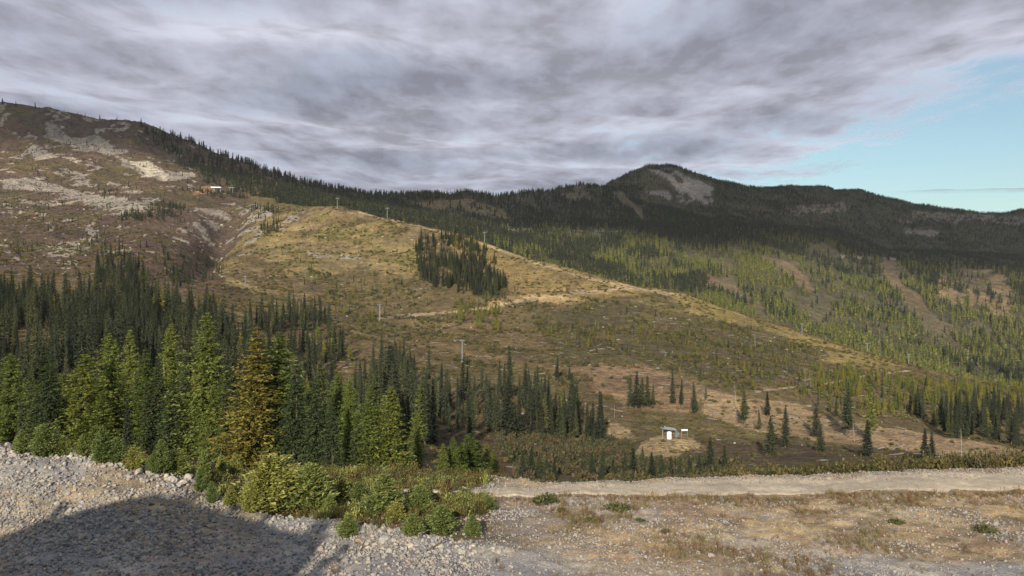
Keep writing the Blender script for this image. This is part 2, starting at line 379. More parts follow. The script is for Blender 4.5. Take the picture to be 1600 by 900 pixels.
setc(cut & (np.sin(GD / 7 + GX / 30) > -0.3), (0.48, 0.35, 0.17), 0.95)
setc(zone([(830, 480), (980, 470), (1180, 510), (1300, 555), (1200, 600), (1000, 570), (860, 560)], NEAR), (0.118, 0.100, 0.050), 0.85)  # scrubby spur face, its colour also darkened to stand for cloud shade
setc(zone([(870, 570), (1000, 565), (1110, 600), (1080, 640), (960, 640), (900, 600)], NEAR), (0.31, 0.21, 0.12), 0.85)
setc(zone([(1090, 605), (1200, 625), (1330, 655), (1480, 680), (1600, 712), (1600, 730), (1480, 715), (1300, 690), (1180, 668), (1100, 640)], NEAR), (0.40, 0.29, 0.17), 0.9)
setc(zone([(1050, 690), (1300, 695), (1330, 725), (1050, 725)], NEAR), (0.12, 0.085, 0.055), 0.7)
for pl in ([(1000, 700), (1030, 684), (1060, 680), (1090, 686), (1098, 700), (1070, 714), (1035, 724), (1008, 718)], [(860, 655), (960, 668), (1000, 690), (960, 697), (900, 680)]):
    setc(zone(pl, NEAR), (0.42, 0.32, 0.18), 0.8)
setc(zone([(680, 670), (760, 685), (800, 715), (800, 740), (720, 730), (690, 700)], NEAR), (0.13, 0.085, 0.05), 0.9)
# lift and logging roads: pale dirt tracks
def track(pts, w, layer, col=(0.50, 0.39, 0.24), k=0.95):
    px = np.array([p[0] for p in pts], float); py = np.array([p[1] for p in pts], float)
    yy = np.interp(GPX, px, py); m = (np.abs(GPY - yy) < w * (0.75 + 0.9 * wob)) & (GPX > px[0]) & (GPX < px[-1]) & layer
    setc(m, col, k)
track([(590, 497), (640, 492), (690, 489), (760, 482), (800, 472), (900, 458), (985, 450)], 2.4, NEAR)
track([(560, 331), (600, 341), (650, 352), (700, 365), (760, 383), (830, 408), (900, 430), (985, 449), (1060, 462)], 2.8, NEAR, (0.46, 0.37, 0.22))
track([(1180, 612), (1300, 598), (1330, 590), (1430, 578)], 1.6, NEAR)
track([(330, 418), (360, 400), (400, 382)], 3.0, NEAR, (0.09, 0.065, 0.05))  # not a pale track: dark brown strip beside the gully
track([(1310, 398), (1340, 401), (1400, 404), (1500, 410), (1600, 415)], 1.8, FAR, (0.42, 0.36, 0.27))
# pale scree and outcrops on the left mountain
scree = np.zeros((NR, NC), bool)
for pl in ([(66, 190), (85, 195), (110, 215), (150, 222), (140, 235), (105, 228), (80, 215)], [(110, 222), (160, 212), (175, 232), (200, 232), (185, 240), (150, 236)], [(175, 240), (200, 252), (230, 250), (262, 268), (300, 270), (300, 278), (262, 284), (225, 275), (195, 262)],
           [(40, 225), (60, 232), (90, 245), (60, 250), (45, 240)], [(0, 284), (40, 282), (90, 290), (140, 306), (200, 310), (235, 322), (190, 332), (150, 326), (100, 308), (40, 300), (0, 298)], [(85, 378), (125, 372), (135, 392), (110, 402), (85, 396)], [(130, 350), (150, 360), (145, 385), (135, 380)],
           [(0, 152), (12, 158), (8, 172), (0, 175)], [(495, 290), (540, 298), (580, 315), (540, 312)]):
    scree |= zone(pl)
scree |= zone([(0, 230), (120, 240), (260, 300), (300, 330), (150, 345), (0, 340)]) & (n_b > 0.66)
scree |= (left > 0.5) & (n_b > 0.71) & (GPY < 430)
scree |= zone([(300, 290), (420, 320), (390, 400), (300, 380)]) & (n_b > 0.6) & NEAR
scree |= zone([(480, 395), (570, 405), (560, 430), (500, 425)], NEAR) & (n_b > 0.5)
scree |= zone([(400, 330), (480, 325), (470, 355), (420, 360)], NEAR) & (n_b > 0.55)
setc(scree, (0.40, 0.36, 0.30), 0.85)
setc(zone([(200, 254), (232, 252), (262, 268), (270, 282), (235, 276)]), (0.62, 0.56, 0.44), 0.9)  # one scree patch, its colour brightened to stand for sunlight
setc(zone([(305, 292), (340, 290), (336, 300), (300, 306)], None, False), (0.40, 0.24, 0.13), 0.8)
# beyond the spur: forest floor, openings, ski runs, bare patches on the peak
ff = FAR & (LX[None, :] > 430) & ~((left > 0.3) & (GD < 2300))
setc(ff, (0.085, 0.080, 0.042), 0.9)
OPEN = {}
OPEN['meadow'] = zone([(640, 318), (700, 312), (745, 312), (790, 330), (800, 348), (750, 352), (700, 345), (650, 330)], FAR) & (n_a > 0.40)
OPEN['run_left'] = zone([(1195, 396), (1235, 408), (1275, 450), (1262, 460), (1232, 430), (1195, 408)], FAR)
OPEN['run_right'] = zone([(1372, 404), (1398, 404), (1412, 440), (1440, 465), (1455, 490), (1500, 520), (1480, 522), (1430, 490), (1402, 455), (1380, 425)], FAR)
OPEN['thin'] = zone([(1460, 430), (1560, 420), (1585, 450), (1580, 500), (1530, 490), (1470, 470)], FAR) & (n_b > 0.42)
OPEN['gap'] = zone([(1090, 425), (1140, 440), (1150, 462), (1110, 450)], FAR)
OPEN['benchrock'] = (zone([(790, 348), (860, 352), (930, 356), (990, 362), (985, 370), (900, 368), (790, 362)], FAR)) & (n_b > 0.50)
OPEN['strip'] = zone([(958, 300), (970, 300), (1005, 330), (1000, 345), (980, 330)], FAR)
OPEN['strip2'] = zone([(800, 300), (812, 305), (850, 330), (840, 335)], FAR)
OPEN['knob'] = zone([(870, 288), (915, 290), (925, 312), (890, 318), (875, 305)], FAR) & (n_a > 0.42)
OPEN['scree'] = (zone([(1012, 263), (1040, 264), (1062, 272), (1112, 288), (1114, 326), (1088, 312), (1062, 300), (1050, 284)], FAR) | zone([(1004, 300), (1030, 297), (1052, 303), (1085, 313), (1070, 321), (1030, 311)], FAR)) & (fbm(GX / 55, GD / 110, 83, 3) > 0.38)
OPEN['pale'] = zone([(1220, 322), (1330, 318), (1330, 330), (1240, 336)], FAR) & (n_b > 0.42)
OPEN['pale2'] = zone([(1420, 330), (1600, 338), (1600, 352), (1440, 344), (1400, 352)], FAR) & (n_b > 0.46)
OPEN['pale3'] = zone([(1410, 358), (1470, 362), (1460, 370), (1410, 364)], FAR)
OPEN['road'] = (np.abs(GPY - np.interp(GPX, [1310, 1400, 1500, 1600], [400, 405, 411, 416])) < 2.2) & (GPX > 1310) & FAR
for k, c in (('meadow', (0.27, 0.20, 0.10)), ('run_left', (0.205, 0.15, 0.088)), ('run_right', (0.205, 0.15, 0.085)), ('thin', (0.29, 0.21, 0.11)), ('gap', (0.21, 0.15, 0.09)), ('benchrock', (0.36, 0.31, 0.24)), ('strip', (0.19, 0.16, 0.085)), ('strip2', (0.15, 0.13, 0.075)),
             ('knob', (0.20, 0.165, 0.10)), ('scree', (0.40, 0.36, 0.31)), ('pale', (0.30, 0.25, 0.18)), ('pale2', (0.30, 0.26, 0.19)), ('pale3', (0.33, 0.29, 0.24)), ('road', (0.42, 0.36, 0.27))):
    setc(OPEN[k], c, 0.9)
setc((fbm(GX / 70, GD / 150, 311, 4) > .665) & FAR & (GD < 2300) & (LX[None, :] > 1050), (0.15, 0.13, 0.075), .7)
CLEAR = np.zeros((NR, NC), bool)
for k in OPEN: CLEAR |= OPEN[k]
C *= (0.86 + 0.28 * fbm(GX / 12, GD / 12, 91, 3))[..., None]

def grid_mesh(name, r0, r1, mat):
    nr = r1 - r0 + 1
    v = np.stack([GX[r0:r1 + 1], GD[r0:r1 + 1], GZ[r0:r1 + 1]], -1).reshape(-1, 3)
    i = np.arange(nr * NC).reshape(nr, NC)
    f = np.stack([i[:-1, :-1], i[:-1, 1:], i[1:, 1:], i[1:, :-1]], -1).reshape(-1, 4)
    me = mesh_np(name, v, f, mat, True)
    a = me.color_attributes.new('cover', 'FLOAT_COLOR', 'POINT')
    a.data.foreach_set('color', np.concatenate([C[r0:r1 + 1].reshape(-1, 3), np.ones((nr * NC, 1))], 1).astype(np.float32).ravel())
    nx = np.stack([np.gradient(GX, axis=1), np.gradient(GD, axis=1), np.gradient(GZ, axis=1)], -1)
    ny = np.stack([np.gradient(GX, axis=0), np.gradient(GD, axis=0), np.gradient(GZ, axis=0)], -1)
    n = np.cross(nx, ny); n /= np.linalg.norm(n, axis=-1, keepdims=True)
    me.normals_split_custom_set_from_vertices(n[r0:r1 + 1].reshape(-1, 3).astype(np.float32))
    return obj(name, me)
RS = int(np.searchsorted(tt, ICREST + 0.6))
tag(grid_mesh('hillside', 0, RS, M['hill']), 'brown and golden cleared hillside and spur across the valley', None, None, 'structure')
tag(grid_mesh('mountain', RS, NR - 1, M['mountain']), 'forested mountains and rocky summits on the skyline', None, None, 'structure')
lw = MB().add([(-60000, -60000, -345), (60000, -60000, -345), (60000, 60000, -345), (-60000, 60000, -345)], [(0, 1, 2, 3)]).build('lowland', M['lowland'])
tag(lw, 'lowland reaching to the horizon', None, None, 'structure')

def ground_z(X, Y):
    px = 800 + F * X / Y; c = int(np.clip(np.searchsorted(LX, px) - 1, 0, NC - 2)); u = (px - LX[c]) / (LX[c + 1] - LX[c])
    return float(np.interp(Y, GD[:, c], GZ[:, c]) * (1 - u) + np.interp(Y, GD[:, c + 1], GZ[:, c + 1]) * u)

def hit(px, py, dmin=70, dmax=1e9):
    """where a sight line at this bearing and dip meets the terrain"""
    c = int(np.clip(np.searchsorted(LX, px), 1, NC - 1))
    ok = (GD[:, c] > dmin) & (GD[:, c] < dmax)
    y = np.where(ok, GPY[:, c], 1e9); r = int(np.argmax(y <= py)) if (y <= py).any() else int(np.argmin(y))
    d = GD[r, c]; X = (px - 800) / F * d
    return X, d, ground_z(X, d)

# ------------------------------------------------------------------ the foreground pad, berm and road
def pad_z(X, Y):
    z = -12.0 + (fbm(X / 9, Y / 9, 101, 4) - 0.5) * 0.55
    hb = np.interp(X, [-90, -45, -28, -22, -19.5, -17.6, -15, -12.5], [4.2, 3.7, 3.15, 2.75, 2.1, 1.5, 0.5, 0.0])
    cl = 47.0 + (fbm(X / 3.5, X * 0 + 5, 107, 3) - 0.5) * 2.0
    up = sstep(34.5, 1, 0) if False else np.clip((Y - 35.5) / (cl - 35.5), 0, 1)
    prof = np.where(Y <= cl, 0.25 * up + 0.75 * up * up * (3 - 2 * up), 1 - sstep(0, 5.5, Y - cl))
    z = z + hb * prof * (0.85 + 0.3 * fbm(X / 2.2, Y / 2.2, 111, 3))
    edge = np.interp(X, [-90, -20, -14, -8, -2, 2, 12, 33, 90], [51, 51.5, 56, 57.5, 55.5, 51.6, 53.4, 56.2, 63])
    ev = edge + (fbm(X / 3, X * 0, 113, 3) - 0.5) * 1.2
    # soft soil falls away behind the shrubs, the road shoulder is steeper
    z = z - np.clip(Y - ev, 0, None) * 0.46 - 0.25 * np.clip(Y - 50, 0, 6) / 6 * (1 - sstep(-4, 1, X)) * sstep(-19, -14, X)
    z = z + 0.28 * np.exp(-((Y - ev + 0.6) / 0.7) ** 2) * sstep(-2, 3, X)
    gr = np.interp(X, [-20, -18.2, -16.5, -13, -8, -3, 2], [50, 48.5, 46.0, 44.2, 41.5, 39.3, 37])       # rim of the gravel fill
    z = z + 0.30 * np.exp(-((Y - gr) / 0.9) ** 2) * (1 - sstep(-1, 3, X)) * sstep(-18, -13, X)
    z = z + (fbm(X / 0.8, Y / 0.8, 117, 3) - 0.5) * 0.22 + (fbm(X / 2.6, Y / 2.6, 119, 3) - 0.5) * 0.30
    return z, ev, gr

xa = np.concatenate([np.arange(-95, -40, 1.5), np.arange(-40, 46, 0.16), np.arange(46, 110, 1.5)])
ya = np.concatenate([np.arange(-60, 30, 1.5), np.arange(30, 60, 0.16), np.arange(60, 84, 1.0)])
AX, AY = np.meshgrid(xa, ya)
AZ, AE, AG = pad_z(AX, AY)
FC = np.empty(AX.shape + (3,))
def setf(m, col, k=1.0):
    mm = (m * k)[..., None]; FC[:] = FC * (1 - mm) + np.array(col) * mm
f1 = fbm(AX / 5, AY / 5, 121, 4); f2 = fbm(AX / 1.4, AY / 1.4, 125, 4); f3 = fbm(AX / 16, AY / 16, 129, 3)
FC[:] = (0.245, 0.24, 0.236)
setf(sstep(0.46, 0.62, f1), (0.285, 0.235, 0.17), 0.8)
setf(sstep(0.5, 0.64, f2), (0.36, 0.33, 0.285), 0.6)
rightpad = sstep(-3, 6, AX) * sstep(35.5, 39.5, AY + 3 * (f1 - 0.5))
FC[:] = FC * (1 + rightpad[..., None] * np.array((.42, .30, .10)))
setf(rightpad * sstep(0.44, 0.56, f3 * 0.4 + f1 * 0.6), (0.28, 0.195, 0.12), 0.9)
setf(rightpad * sstep(0.50, 0.60, fbm(AX / 7, AY / 2.2, 133, 4)), (0.37, 0.28, 0.155), 0.8)
setf(rightpad * sstep(0.55, 0.64, f2), (0.17, 0.13, 0.085), 0.7)
soil = sstep(0.0, 1.6, AY - AG + (f2 - 0.5) * 3) * (1 - sstep(-3, 1.5, AX + (f1 - 0.5) * 5)) * sstep(-20, -17.5, AX)
setf(soil, (0.155, 0.105, 0.068)); setf(soil * sstep(0.5, 0.62, f2), (0.13, 0.12, 0.05), 0.8)
bermt = (1 - sstep(-17, -13, AX)) * sstep(38, 43, AY)
setf(bermt * sstep(0.40, 0.56, f1), (0.31, 0.25, 0.165), 0.85)
beyond = sstep(-0.3, 0.8, AY - AE); setf(beyond, (0.12, 0.10, 0.05))
i = np.arange(AX.size).reshape(AX.shape)
ff4 = np.stack([i[:-1, :-1], i[:-1, 1:], i[1:, 1:], i[1:, :-1]], -1).reshape(-1, 4)
me = mesh_np('ground', np.stack([AX, AY, AZ], -1).reshape(-1, 3), ff4, M['gravel'], True)
a = me.color_attributes.new('cover', 'FLOAT_COLOR', 'POINT')
a.data.foreach_set('color', np.concatenate([FC.reshape(-1, 3), np.ones((AX.size, 1))], 1).astype(np.float32).ravel())
tag(obj('ground', me), 'stony gravel pad and berm in front of the camera', None, None, 'structure')

def pad_pt(px, py):
    """where a sight line meets the pad"""
    Y = np.arange(34, 70, 0.05); X = (px - 800) / F * Y; z = pad_z(X, Y)[0]
    yy = 450 - F * z / Y; k = int(np.argmax(yy <= py)) if (yy <= py).any() else int(np.argmin(yy)); return float(X[k]), float(Y[k]), float(z[k])

# gravel road along the far rim of the pad
u = np.linspace(-7.5, 100, 500); vv = np.linspace(0, 1, 14)
far_e = np.interp(u, [-90, -8, -2, 2, 12, 33, 100], [49, 50.6, 50.6, 50.9, 52.6, 55.3, 63.2]); wid = np.interp(u, [-7.5, 0, 14, 40, 100], [0.4, 1.8, 3.6, 4.2, 4.8])
RX = np.repeat(u[:, None], 14, 1); RY = far_e[:, None] - wid[:, None] * (1 - vv[None, :]) + (fbm(RX / 2.5, RX * 0 + vv[None, :] * 0.6, 131, 3) - 0.5) * 0.9
RZ = pad_z(RX, RY)[0]; RZ = RZ * 0.35 + (pad_z(RX, RY * 0 + far_e[:, None] - 2)[0] * 0.65) + 0.06
mid = np.sin(vv * np.pi)[None, :]; RZ = RZ + (fbm(RX / 1.1, RY / 1.1, 139, 3) - .5) * .16 + 0.05 * mid - 0.02 * (np.exp(-((vv - .3) / .1) ** 2) + np.exp(-((vv - .72) / .1) ** 2))[None, :]
RZ = np.where((vv == 0)[None, :] | (vv == 1)[None, :], pad_z(RX, RY)[0] - 0.12, np.maximum(RZ, pad_z(RX, RY)[0] + 0.03))
i = np.arange(RX.size).reshape(RX.shape)
me = mesh_np('road', np.stack([RX, RY, RZ], -1).reshape(-1, 3), np.stack([i[:-1, :-1], i[1:, :-1], i[1:, 1:], i[:-1, 1:]], -1).reshape(-1, 4), M['road'], True)
a = me.color_attributes.new('cover', 'FLOAT_COLOR', 'POINT')
rc = np.array((0.43, 0.365, 0.275))[None, None] * (0.85 + 0.3 * fbm(RX / 3, RY / 1.2, 137, 3))[..., None]
a.data.foreach_set('color', np.concatenate([rc.reshape(-1, 3), np.ones((RX.size, 1))], 1).astype(np.float32).ravel())
tag(obj('road', me), 'pale gravel road along the rim of the pad', None, None, 'structure')
# ------------------------------------------------------------------ the cloud deck: a thick uneven sheet, open to the far right and behind the camera
CH = 1500.0
def cloud_deck():
    n = 150
    x = np.linspace(-30000, 16000, n); y = np.linspace(-9000, 46000, n)
    X, Y = np.meshgrid(x, y)
    Z = CH + (fbm(X / 1400, Y / 1400, 201, 4) - 0.5) * 260
    i = np.arange(n * n).reshape(n, n)
    f = np.stack([i[:-1, :-1], i[:-1, 1:], i[1:, 1:], i[1:, :-1]], -1).reshape(-1, 4)
    m = bpy.data.materials.new('cloud'); m.use_nodes = True; nt = m.node_tree
    nt.nodes.remove(nt.nodes['Principled BSDF'])
    geo = nd(nt, 'ShaderNodeNewGeometry'); P = geo.outputs['Position']
    mp = nd(nt, 'ShaderNodeMapping'); mp.inputs['Rotation'].default_value = (0, 0, math.radians(-18)); mp.inputs['Scale'].default_value = (0.00085, 0.00045, 0.0)
    nt.links.new(P, mp.inputs['Vector'])
    big = noise(nt, mp.outputs[0], 0.42, 3, 0.5); mid = noise(nt, mp.outputs[0], 2.0, 5, 0.52); fine = noise(nt, mp.outputs[0], 7.0, 5, 0.6)
    def math_(op, a, b=None, c=None):
        q = nd(nt, 'ShaderNodeMath', operation=op)
        for k, v in enumerate((a, b, c)):
            if v is None: continue
            if hasattr(v, 'links'): nt.links.new(v, q.inputs[k])
            else: q.inputs[k].default_value = v
        return q.outputs[0]
    sep = nd(nt, 'ShaderNodeSeparateXYZ'); nt.links.new(P, sep.inputs[0])
    dens = math_('ADD', math_('MULTIPLY', big, 0.85), math_('ADD', math_('MULTIPLY', mid, 0.85), math_('MULTIPLY', fine, 0.32)))      # about 1.0 on average
    # deck ends at a straight east front; unseen south edge placed for its shade
    e = math_('ADD', sep.outputs[0], math_('MULTIPLY', sep.outputs[1], 0.13))
    east = nd(nt, 'ShaderNodeMapRange'); nt.links.new(e, east.inputs[0]); east.inputs[1].default_value = 2.35 * CH; east.inputs[2].default_value = 4.1 * CH; east.inputs[3].default_value = 0.0; east.inputs[4].default_value = 1.0
    south = nd(nt, 'ShaderNodeMapRange'); nt.links.new(sep.outputs[1], south.inputs[0]); south.inputs[1].default_value = -1250; south.inputs[2].default_value = -2150; south.inputs[3].default_value = 0.0; south.inputs[4].default_value = 1.0
    dens2 = math_('SUBTRACT', math_('SUBTRACT', dens, math_('MULTIPLY', east.outputs[0], 0.75)), math_('MULTIPLY', south.outputs[0], 0.75))
    al = nd(nt, 'ShaderNodeMapRange', interpolation_type='SMOOTHSTEP'); nt.links.new(dens2, al.inputs[0]); al.inputs[1].default_value = 0.52; al.inputs[2].default_value = 0.90; al.inputs[3].default_value = 0.0; al.inputs[4].default_value = 1.0
    # thicker cloud lets less light through
    col = ramp(nt, math_('MULTIPLY', dens2, 0.87), [(0.66, (0.72, 0.765, 0.95)), (0.82, (0.56, 0.585, 0.735)), (0.92, (0.45, 0.465, 0.585)), (1.0, (0.35, 0.36, 0.45))])
    cm = nt.nodes[-1]
    tr = nd(nt, 'ShaderNodeBsdfTranslucent'); nt.links.new(col, tr.inputs['Color'])
    df = nd(nt, 'ShaderNodeBsdfDiffuse'); df.inputs['Color'].default_value = (0.6, 0.6, 0.62, 1)
    mx = nd(nt, 'ShaderNodeMixShader'); mx.inputs[0].default_value = 0.94
    nt.links.new(df.outputs[0], mx.inputs[1]); nt.links.new(tr.outputs[0], mx.inputs[2])
    tp = nd(nt, 'ShaderNodeBsdfTransparent')
    m2 = nd(nt, 'ShaderNodeMixShader'); nt.links.new(al.outputs[0], m2.inputs[0]); nt.links.new(tp.outputs[0], m2.inputs[1]); nt.links.new(mx.outputs[0], m2.inputs[2])
    nt.links.new(m2.outputs[0], nt.nodes['Material Output'].inputs['Surface'])
    me = mesh_np('clouds', np.stack([X, Y, Z], -1).reshape(-1, 3), f, m, True)
    tag(obj('clouds', me), 'broken grey cloud deck with blue gaps over the mountains', 'clouds', None, 'stuff')
cloud_deck()
def cloud_streak():
    t = np.linspace(0, 1, 60); w = np.linspace(-1, 1, 12); T, W = np.meshgrid(t, w)
    X = 5900 + 4600 * T; Y = 13800 - 1900 * T + W * (180 + 420 * T); Z = 1500 + (fbm(X / 900, Y / 900, 231, 3) - .5) * 60 + 40 * (1 - W * W)
    i = np.arange(T.size).reshape(T.shape); f = np.stack([i[:-1, :-1], i[:-1, 1:], i[1:, 1:], i[1:, :-1]], -1).reshape(-1, 4)
    m = bpy.data.materials.new('thin_cloud'); m.use_nodes = True; nt = m.node_tree; nt.nodes.remove(nt.nodes['Principled BSDF'])
    at = nd(nt, 'ShaderNodeAttribute', attribute_name='cover'); geo = nd(nt, 'ShaderNodeNewGeometry')
    nz = noise(nt, geo.outputs['Position'], 0.0012, 5, .6); fac = mixc(nt, 1.0, at.outputs['Color'], ramp(nt, nz, [(.35, (.25,) * 3), (.65, (1, 1, 1))]), 'MULTIPLY')
    tr = nd(nt, 'ShaderNodeBsdfTranslucent'); tr.inputs['Color'].default_value = (.50, .50, .66, 1); tp = nd(nt, 'ShaderNodeBsdfTransparent'); mx = nd(nt, 'ShaderNodeMixShader')
    nt.links.new(fac, mx.inputs[0]); nt.links.new(tp.outputs[0], mx.inputs[1]); nt.links.new(tr.outputs[0], mx.inputs[2]); nt.links.new(mx.outputs[0], nt.nodes['Material Output'].inputs['Surface'])
    me = mesh_np('cloud_streak', np.stack([X, Y, Z], -1).reshape(-1, 3), f, m, True)
    a = me.color_attributes.new('cover', 'FLOAT_COLOR', 'POINT'); al = (.62 * (1 - W * W) * sstep(0, .25, T) * (1 - sstep(.75, 1, T)))[..., None]
    a.data.foreach_set('color', np.concatenate([al, al, al, al * 0 + 1], -1).astype(np.float32).ravel())
    tag(obj('cloud_streak', me), 'thin lavender cloud streak low in the blue gap', 'clouds', None, 'stuff')
cloud_streak()

# ------------------------------------------------------------------ plant and rock shapes
def needles(rng, h, R, levels, nb, segs, per, size, droop, z0, p, irregular=0.25, up=0.0, bare=0.12, top=0.0):
    """leaf-sized triangles along whorls of branches"""
    u = (np.arange(levels) + rng.uniform(-.4, .4, levels)) / levels
    u = np.clip(u, 0, 0.99)
    lv = np.repeat(np.arange(levels), nb); ul = u[lv]
    phi = rng.uniform(0, 2 * np.pi, levels * nb)
    side = 1 + irregular * 0.9 * np.sin(phi + rng.uniform(0, 6.28)) * rng.uniform(0, .6)
    Lb = R * ((1 - ul) ** p * 0.96 + 0.04) * rng.uniform(1 - irregular * 1.6, 1 + irregular * .7, levels * nb) * side
    Lb *= np.where(ul < 0.12, 0.55 + 3.7 * ul, 1.0)
    k = levels * nb * segs * per
    idx = np.repeat(np.arange(levels * nb), segs * per)
    s = bare + (1 - bare) * (np.tile(np.repeat(np.arange(segs), per), levels * nb) + rng.uniform(0, 1, k)) / segs
    L = Lb[idx]; ph = phi[idx] + rng.normal(0, 0.10, k); zz = z0 + (h - z0) * ul[idx]
    w = 0.30 * L * s
    cx = np.cos(ph) * L * s + rng.normal(0, .28, k) * w * 0.8; cy = np.sin(ph) * L * s + rng.normal(0, .28, k) * w * 0.8
    cz = zz - droop * L * s + up * L * s * s + rng.normal(0, .10, k) * L * 0.6
    sz = size * rng.uniform(.55, 1.3, k) * (1 - 0.5 * ul[idx])
    ta = ph + rng.normal(0, .6, k); tl = rng.normal(-droop + up * s, .35, k)
    t = np.stack([np.cos(ta), np.sin(ta), tl], -1); t /= np.linalg.norm(t, axis=1, keepdims=True)
    b = np.stack([-np.sin(ta), np.cos(ta), rng.normal(0, .7, k)], -1); b /= np.linalg.norm(b, axis=1, keepdims=True)
    c = np.stack([cx, cy, cz], -1)
    v = np.stack([c - t * sz[:, None] * .5 + b * sz[:, None] * .42, c - t * sz[:, None] * .5 - b * sz[:, None] * .42, c + t * sz[:, None]], 1).reshape(-1, 3)
    return v, np.arange(k * 3).reshape(-1, 3)

def trunk_mesh(name, h, r, mat, n=7, branches=0, rng=None, R=0.0):
    mb = MB(); zs = [-0.6, h * .12, h * .5, h * .97]; rs = [r * 1.25, r, r * .6, r * .1]
    for a, b, ra, rb in zip(zs[:-1], zs[1:], rs[:-1], rs[1:]): mb.tube((0, 0, a), (0, 0, b), ra, rb, n)
    for k in range(branches):
        z = h * rng.uniform(.1, .92); t = rng.uniform(0, 6.28); L = R * (1 - z / h) * rng.uniform(.6, 1.0)
        mb.tube((0, 0, z), (math.cos(t) * L, math.sin(t) * L, z - .12 * L), r * .16, r * .05, 3)
    me = bpy.data.meshes.new(name); me.from_pydata(mb.v, [], mb.f); me.update(); me.materials.append(mat); return me

PROTO = {}          # kind -> list of (trunk mesh, crown mesh, height)
def add_proto(kind, tm, cm, h): PROTO.setdefault(kind, []).append((tm, cm, h))
rg = np.random.default_rng(5)
for k in range(5):       # mid-distance spruce: narrow spires of a subalpine forest
    R = (2.3, 2.0, 2.7, 1.8, 2.4)[k]
    v, f = needles(rg, 20, R, 54, 8, 3, 2, 0.62, 0.35, (1.2, 2.5, 0.6, 3.2, 1.5)[k], (0.72, .8, .9, .65, .8)[k], 0.3, 0.12)
    add_proto('spruce', trunk_mesh('trunk', 20, 0.24, M['bark']), mesh_np('crown', v, f, M['spruce']), 20)
for k in range(4):       # large near larch
    v, f = needles(rg, 20, (5.0, 4.5, 5.6, 4.2)[k], 64, 10, 6, 4, 0.40, 0.10, 1.0, (0.75, .85, .7, .9)[k], 0.55, 0.16, 0.15)
    add_proto('near_larch', trunk_mesh('trunk', 20, 0.24, M['bark'], 8, 60, rg, 4.0), mesh_np('crown', v, f, M['larch_green']), 20)
for k in range(2):
    v, f = needles(rg, 20, (4.8, 4.3)[k], 62, 10, 5, 4, 0.40, 0.12, 0.9, 0.85, 0.42, 0.16, 0.15)
    add_proto('gold_larch', trunk_mesh('trunk', 20, 0.24, M['bark'], 8, 60, rg, 4.0), mesh_np('crown', v, f, M['larch_gold']), 20)
for k in range(3):       # large near fir, dark
    v, f = needles(rg, 20, (3.6, 3.2, 4.0)[k], 56, 9, 5, 4, 0.42, 0.28, 0.6, 0.85, 0.32, 0.18, 0.1)
    add_proto('near_spruce', trunk_mesh('trunk', 20, 0.26, M['bark'], 8, 40, rg, 3.2), mesh_np('crown', v, f, M['fir']), 20)
for k in range(4):       # mid-distance larch, lighter and looser
    v, f = needles(rg, 14, (2.0, 2.4, 1.7, 2.2)[k], 36, 6, 3, 2, 0.55, 0.06, (1.8, 1.2, 2.6, 1.6)[k], (.8, .9, .7, .85)[k], 0.42, 0.14)
    add_proto('larch', trunk_mesh('trunk', 14, 0.15, M['bark'], 5), mesh_np('crown', v, f, M['larch']), 14)
for k in range(4):       # young firs on the rim: bushy, low
    v, f = needles(rg, 3.0, (1.3, 1.15, 1.5, 1.0)[k], 36, 11, 5, 5, 0.17, 0.02, 0.05, (.5, .6, .45, .65)[k], 0.38, 0.40, 0.1)
    add_proto('young_fir', trunk_mesh('trunk', 3.0, 0.05, M['bark'], 5), mesh_np('crown', v, f, M['youngfir']), 3.0)
def snag(h, r, nb, rng):
    mb = MB(); lean = rng.normal(0, .03, 2)
    mb.tube((0, 0, -.4), (lean[0] * h * .5, lean[1] * h * .5, h * .5), r, r * .7, 6).tube((lean[0] * h * .5, lean[1] * h * .5, h * .5), (lean[0] * h, lean[1] * h, h), r * .7, r * .2, 6)
    for k in range(nb):
        z = h * rng.uniform(.3, .95); t = rng.uniform(0, 6.28); L = rng.uniform(.3, 1.2)
        mb.tube((lean[0] * z, lean[1] * z, z), (lean[0] * z + math.cos(t) * L, lean[1] * z + math.sin(t) * L, z + rng.uniform(-.3, .2)), .05, .02, 3)
    me = bpy.data.meshes.new('dead_snag'); me.from_pydata(mb.v, [], mb.f); me.update(); me.materials.append(M['deadwood']); return me
SNAGS = [snag(12, .17, 9, rg), snag(12, .2, 4, rg), snag(12, .14, 14, rg)]

def bush_mesh(name, n, size, mat, rng, flat=0.6, stems=0):
    a = rng.uniform(0, 2 * np.pi, n); r = np.sqrt(rng.uniform(0, 1, n)); z = rng.uniform(0, 1, n) ** 0.8
    lump = 0.75 + 0.35 * np.sin(a * 3 + rng.uniform(0, 6)) * np.sin(a * 2 + 1)
    top = (1 - 0.55 * r ** 2) * lump
    c = np.stack([np.cos(a) * r * lump, np.sin(a) * r * lump, z * top * flat * 1.6], -1) + rng.normal(0, .05, (n, 3))
    t = rng.normal(0, 1, (n, 3)); t[:, 2] = np.abs(t[:, 2]) + .3; t /= np.linalg.norm(t, axis=1, keepdims=True)
    b = np.cross(t, rng.normal(0, 1, (n, 3))); b /= np.linalg.norm(b, axis=1, keepdims=True)
    s = size * rng.uniform(.6, 1.4, (n, 1))
    v = np.stack([c + b * s * .4, c - b * s * .4, c + t * s], 1).reshape(-1, 3)
    return mesh_np(name, v, np.arange(n * 3).reshape(-1, 3), mat)

